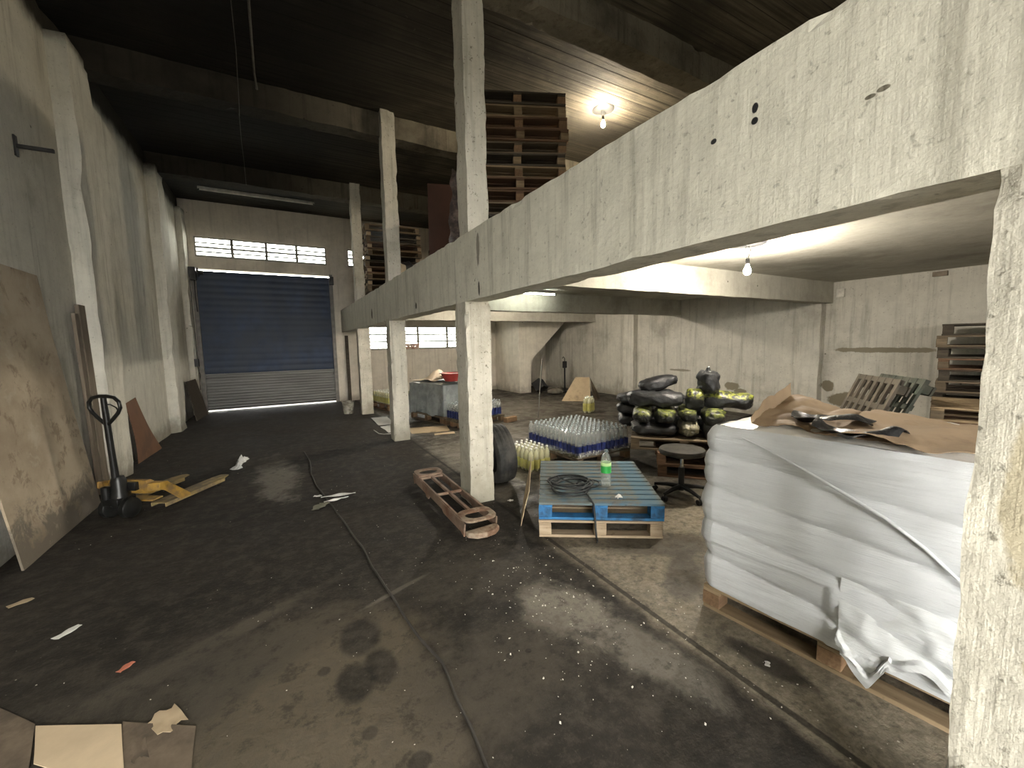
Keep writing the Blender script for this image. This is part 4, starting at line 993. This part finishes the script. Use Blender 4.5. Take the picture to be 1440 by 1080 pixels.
for i, (lab, x, y, w, d, rz, mt) in enumerate((
    ('small tan wood chip on the floor near the plywood sheet', -1.56, 3.70, .11, .05, .6, M_card), ('small grey paper scrap on the floor in front of the plywood sheet', -1.17, 3.16, .12, .045, .9, M_paper),
    ('small red wrapper on the dark floor left of the oil stains', -.79, 2.64, .07, .03, .9, plain('red_wrapper', (.45, .16, .10), .5)), ('brown card scrap torn in two near the pale card sheet', -.535, 2.15, .10, .14, .5, M_card),
    ('dark card scrap at the lower left before the brown one', -.60, 2.03, .05, .10, .3, M_carddark), ('flat white scrap beside the wrapped load pallet', 1.98, 1.02, .035, .02, .5, M_paper),
    ('white scrap on the floor beside the base of the middle column', 1.93, 3.52, .05, .04, .2, M_paper), ('white chip on the floor above the rusty frame', 1.62, 4.15, .045, .035, .2, M_paper))):
    scrap('litter_scrap', lab, 'scrap', mt, x, y, w, d, rz, .006, 20+i, 6)
def flat(label, quad, mat, seed, amp=.006, name='flat_cardboard', cat='cardboard', th=.004):
    return sheet(name, label, cat, mat, [(x, y, z) for x, y, z in quad], th, (10, 10), amp, 3.5, seed)
flat('pale tan cardboard sheet flat on the floor at the bottom left', ((-.945, 2.17, .012), (-.60, 1.86, .012), (-.70, 2.22, .012), (-1.02, 2.40, .012)), M_cardpale, 41, .004)
flat('dirty brown cardboard beside the pale sheet at the bottom left', ((-1.3, 2.2, .006), (-.95, 2.15, .006), (-1.03, 2.42, .006), (-1.40, 2.82, .006)), M_carddark, 42, .004)
flat('dirty flattened card right of the pale cardboard sheet', ((-.62, 1.86, .008), (-.40, 1.82, .008), (-.42, 2.05, .008), (-.70, 2.24, .008)), M_carddark, 43, .005)
flat('pale crumpled paper between the two far columns', ((1.62, 7.55, .008), (1.86, 7.55, .008), (1.90, 8.25, .02), (1.60, 8.2, .01)), M_paper, 44, .012, 'flat_paper', 'paper')
flat('pale crumpled paper nearer the far column', ((1.60, 8.35, .008), (1.92, 8.35, .008), (1.95, 9.2, .02), (1.62, 9.3, .01)), M_paper, 45, .012, 'flat_paper', 'paper')
flat('brown cardboard flat on the floor right of the second column', ((1.95, 7.20, .008), (2.62, 7.05, .008), (2.72, 7.50, .014), (2.02, 7.75, .008)), M_card, 46, .008)
flat('pale card strip on the floor before the brown cardboard', ((2.25, 6.85, .008), (2.62, 6.80, .008), (2.66, 6.95, .008), (2.30, 7.0, .008)), M_cardpale, 47, .004)
tag(MB().tube([Vector((1.42, 7.9, .012)), Vector((1.44, 7.55, .012)), Vector((1.50, 7.42, .015)), Vector((1.66, 7.40, .012))], .007, 6).obj('bent_wire', plain('pale_wire', (.5,.48,.42), .5), None, 50), 'bent pale wire on the floor left of the second column', 'wire')
cpts = [(.20, 6.9), (.25, 6.2), (.22, 5.6), (.26, 5.0), (.35, 4.3), (.40, 3.8), (.46, 3.3), (.47, 2.95), (.51, 2.55), (.53, 2.3), (.555, 2.07), (.60, 1.85), (.588, 1.63), (.59, 1.45), (.572, 1.28), (.55, 1.1), (.52, .8)]
pp = []
for i in range(len(cpts)-1):
    for k in range(6):
        f = k/6; x = cpts[i][0]*(1-f)+cpts[i+1][0]*f; y = cpts[i][1]*(1-f)+cpts[i+1][1]*f
        pp.append(Vector((x+.012*noise.noise(Vector((y*3, 0, 0))), y, .008)))
tag(MB().tube(pp, .0075, 6).obj('floor_cable', plain('dusty_dark_cable', (.045, .04, .035), .7), None, 60), 'long dark cable snaking along the hall floor', 'cable')
# small chips of plaster and paint, uncountable
ch = MB()
def chip(x, y, s):
    T_ = Matrix.Translation((x, y, s*.25)) @ Euler((rnd.uniform(-.4, .4), rnd.uniform(-.4, .4), rnd.uniform(0, 6))).to_matrix().to_4x4()
    ch.prism([(-s, -s*.5), (s*.8, -s*.6), (s, s*.4), (-s*.3, s*.7)], -s*.25, s*.25, T_)
for i in range(170):
    a, b_ = rnd.gauss(0, 1), rnd.gauss(0, 1); chip(1.35+a*.22, 1.95+b_*.42, rnd.choice((.002, .002, .003, .003, .004, .006)))
for i in range(120): chip(rnd.uniform(.2, 2.0), rnd.uniform(1.0, 3.6), rnd.choice((.0015, .002, .003)))
for i in range(80): chip(rnd.uniform(-1.6, 1.5), rnd.uniform(1.6, 7.5), rnd.choice((.002, .003, .004)))
for i in range(50): chip(1.9+rnd.gauss(0, .12), 1.2+rnd.gauss(0, .5), rnd.choice((.002, .003, .004)))
q = ch.obj('plaster_chips', plain('plaster_chip', (.55, .52, .45), .9)); tag(q, 'scattered white plaster and paint chips on the floor', 'debris', None, 'stuff')
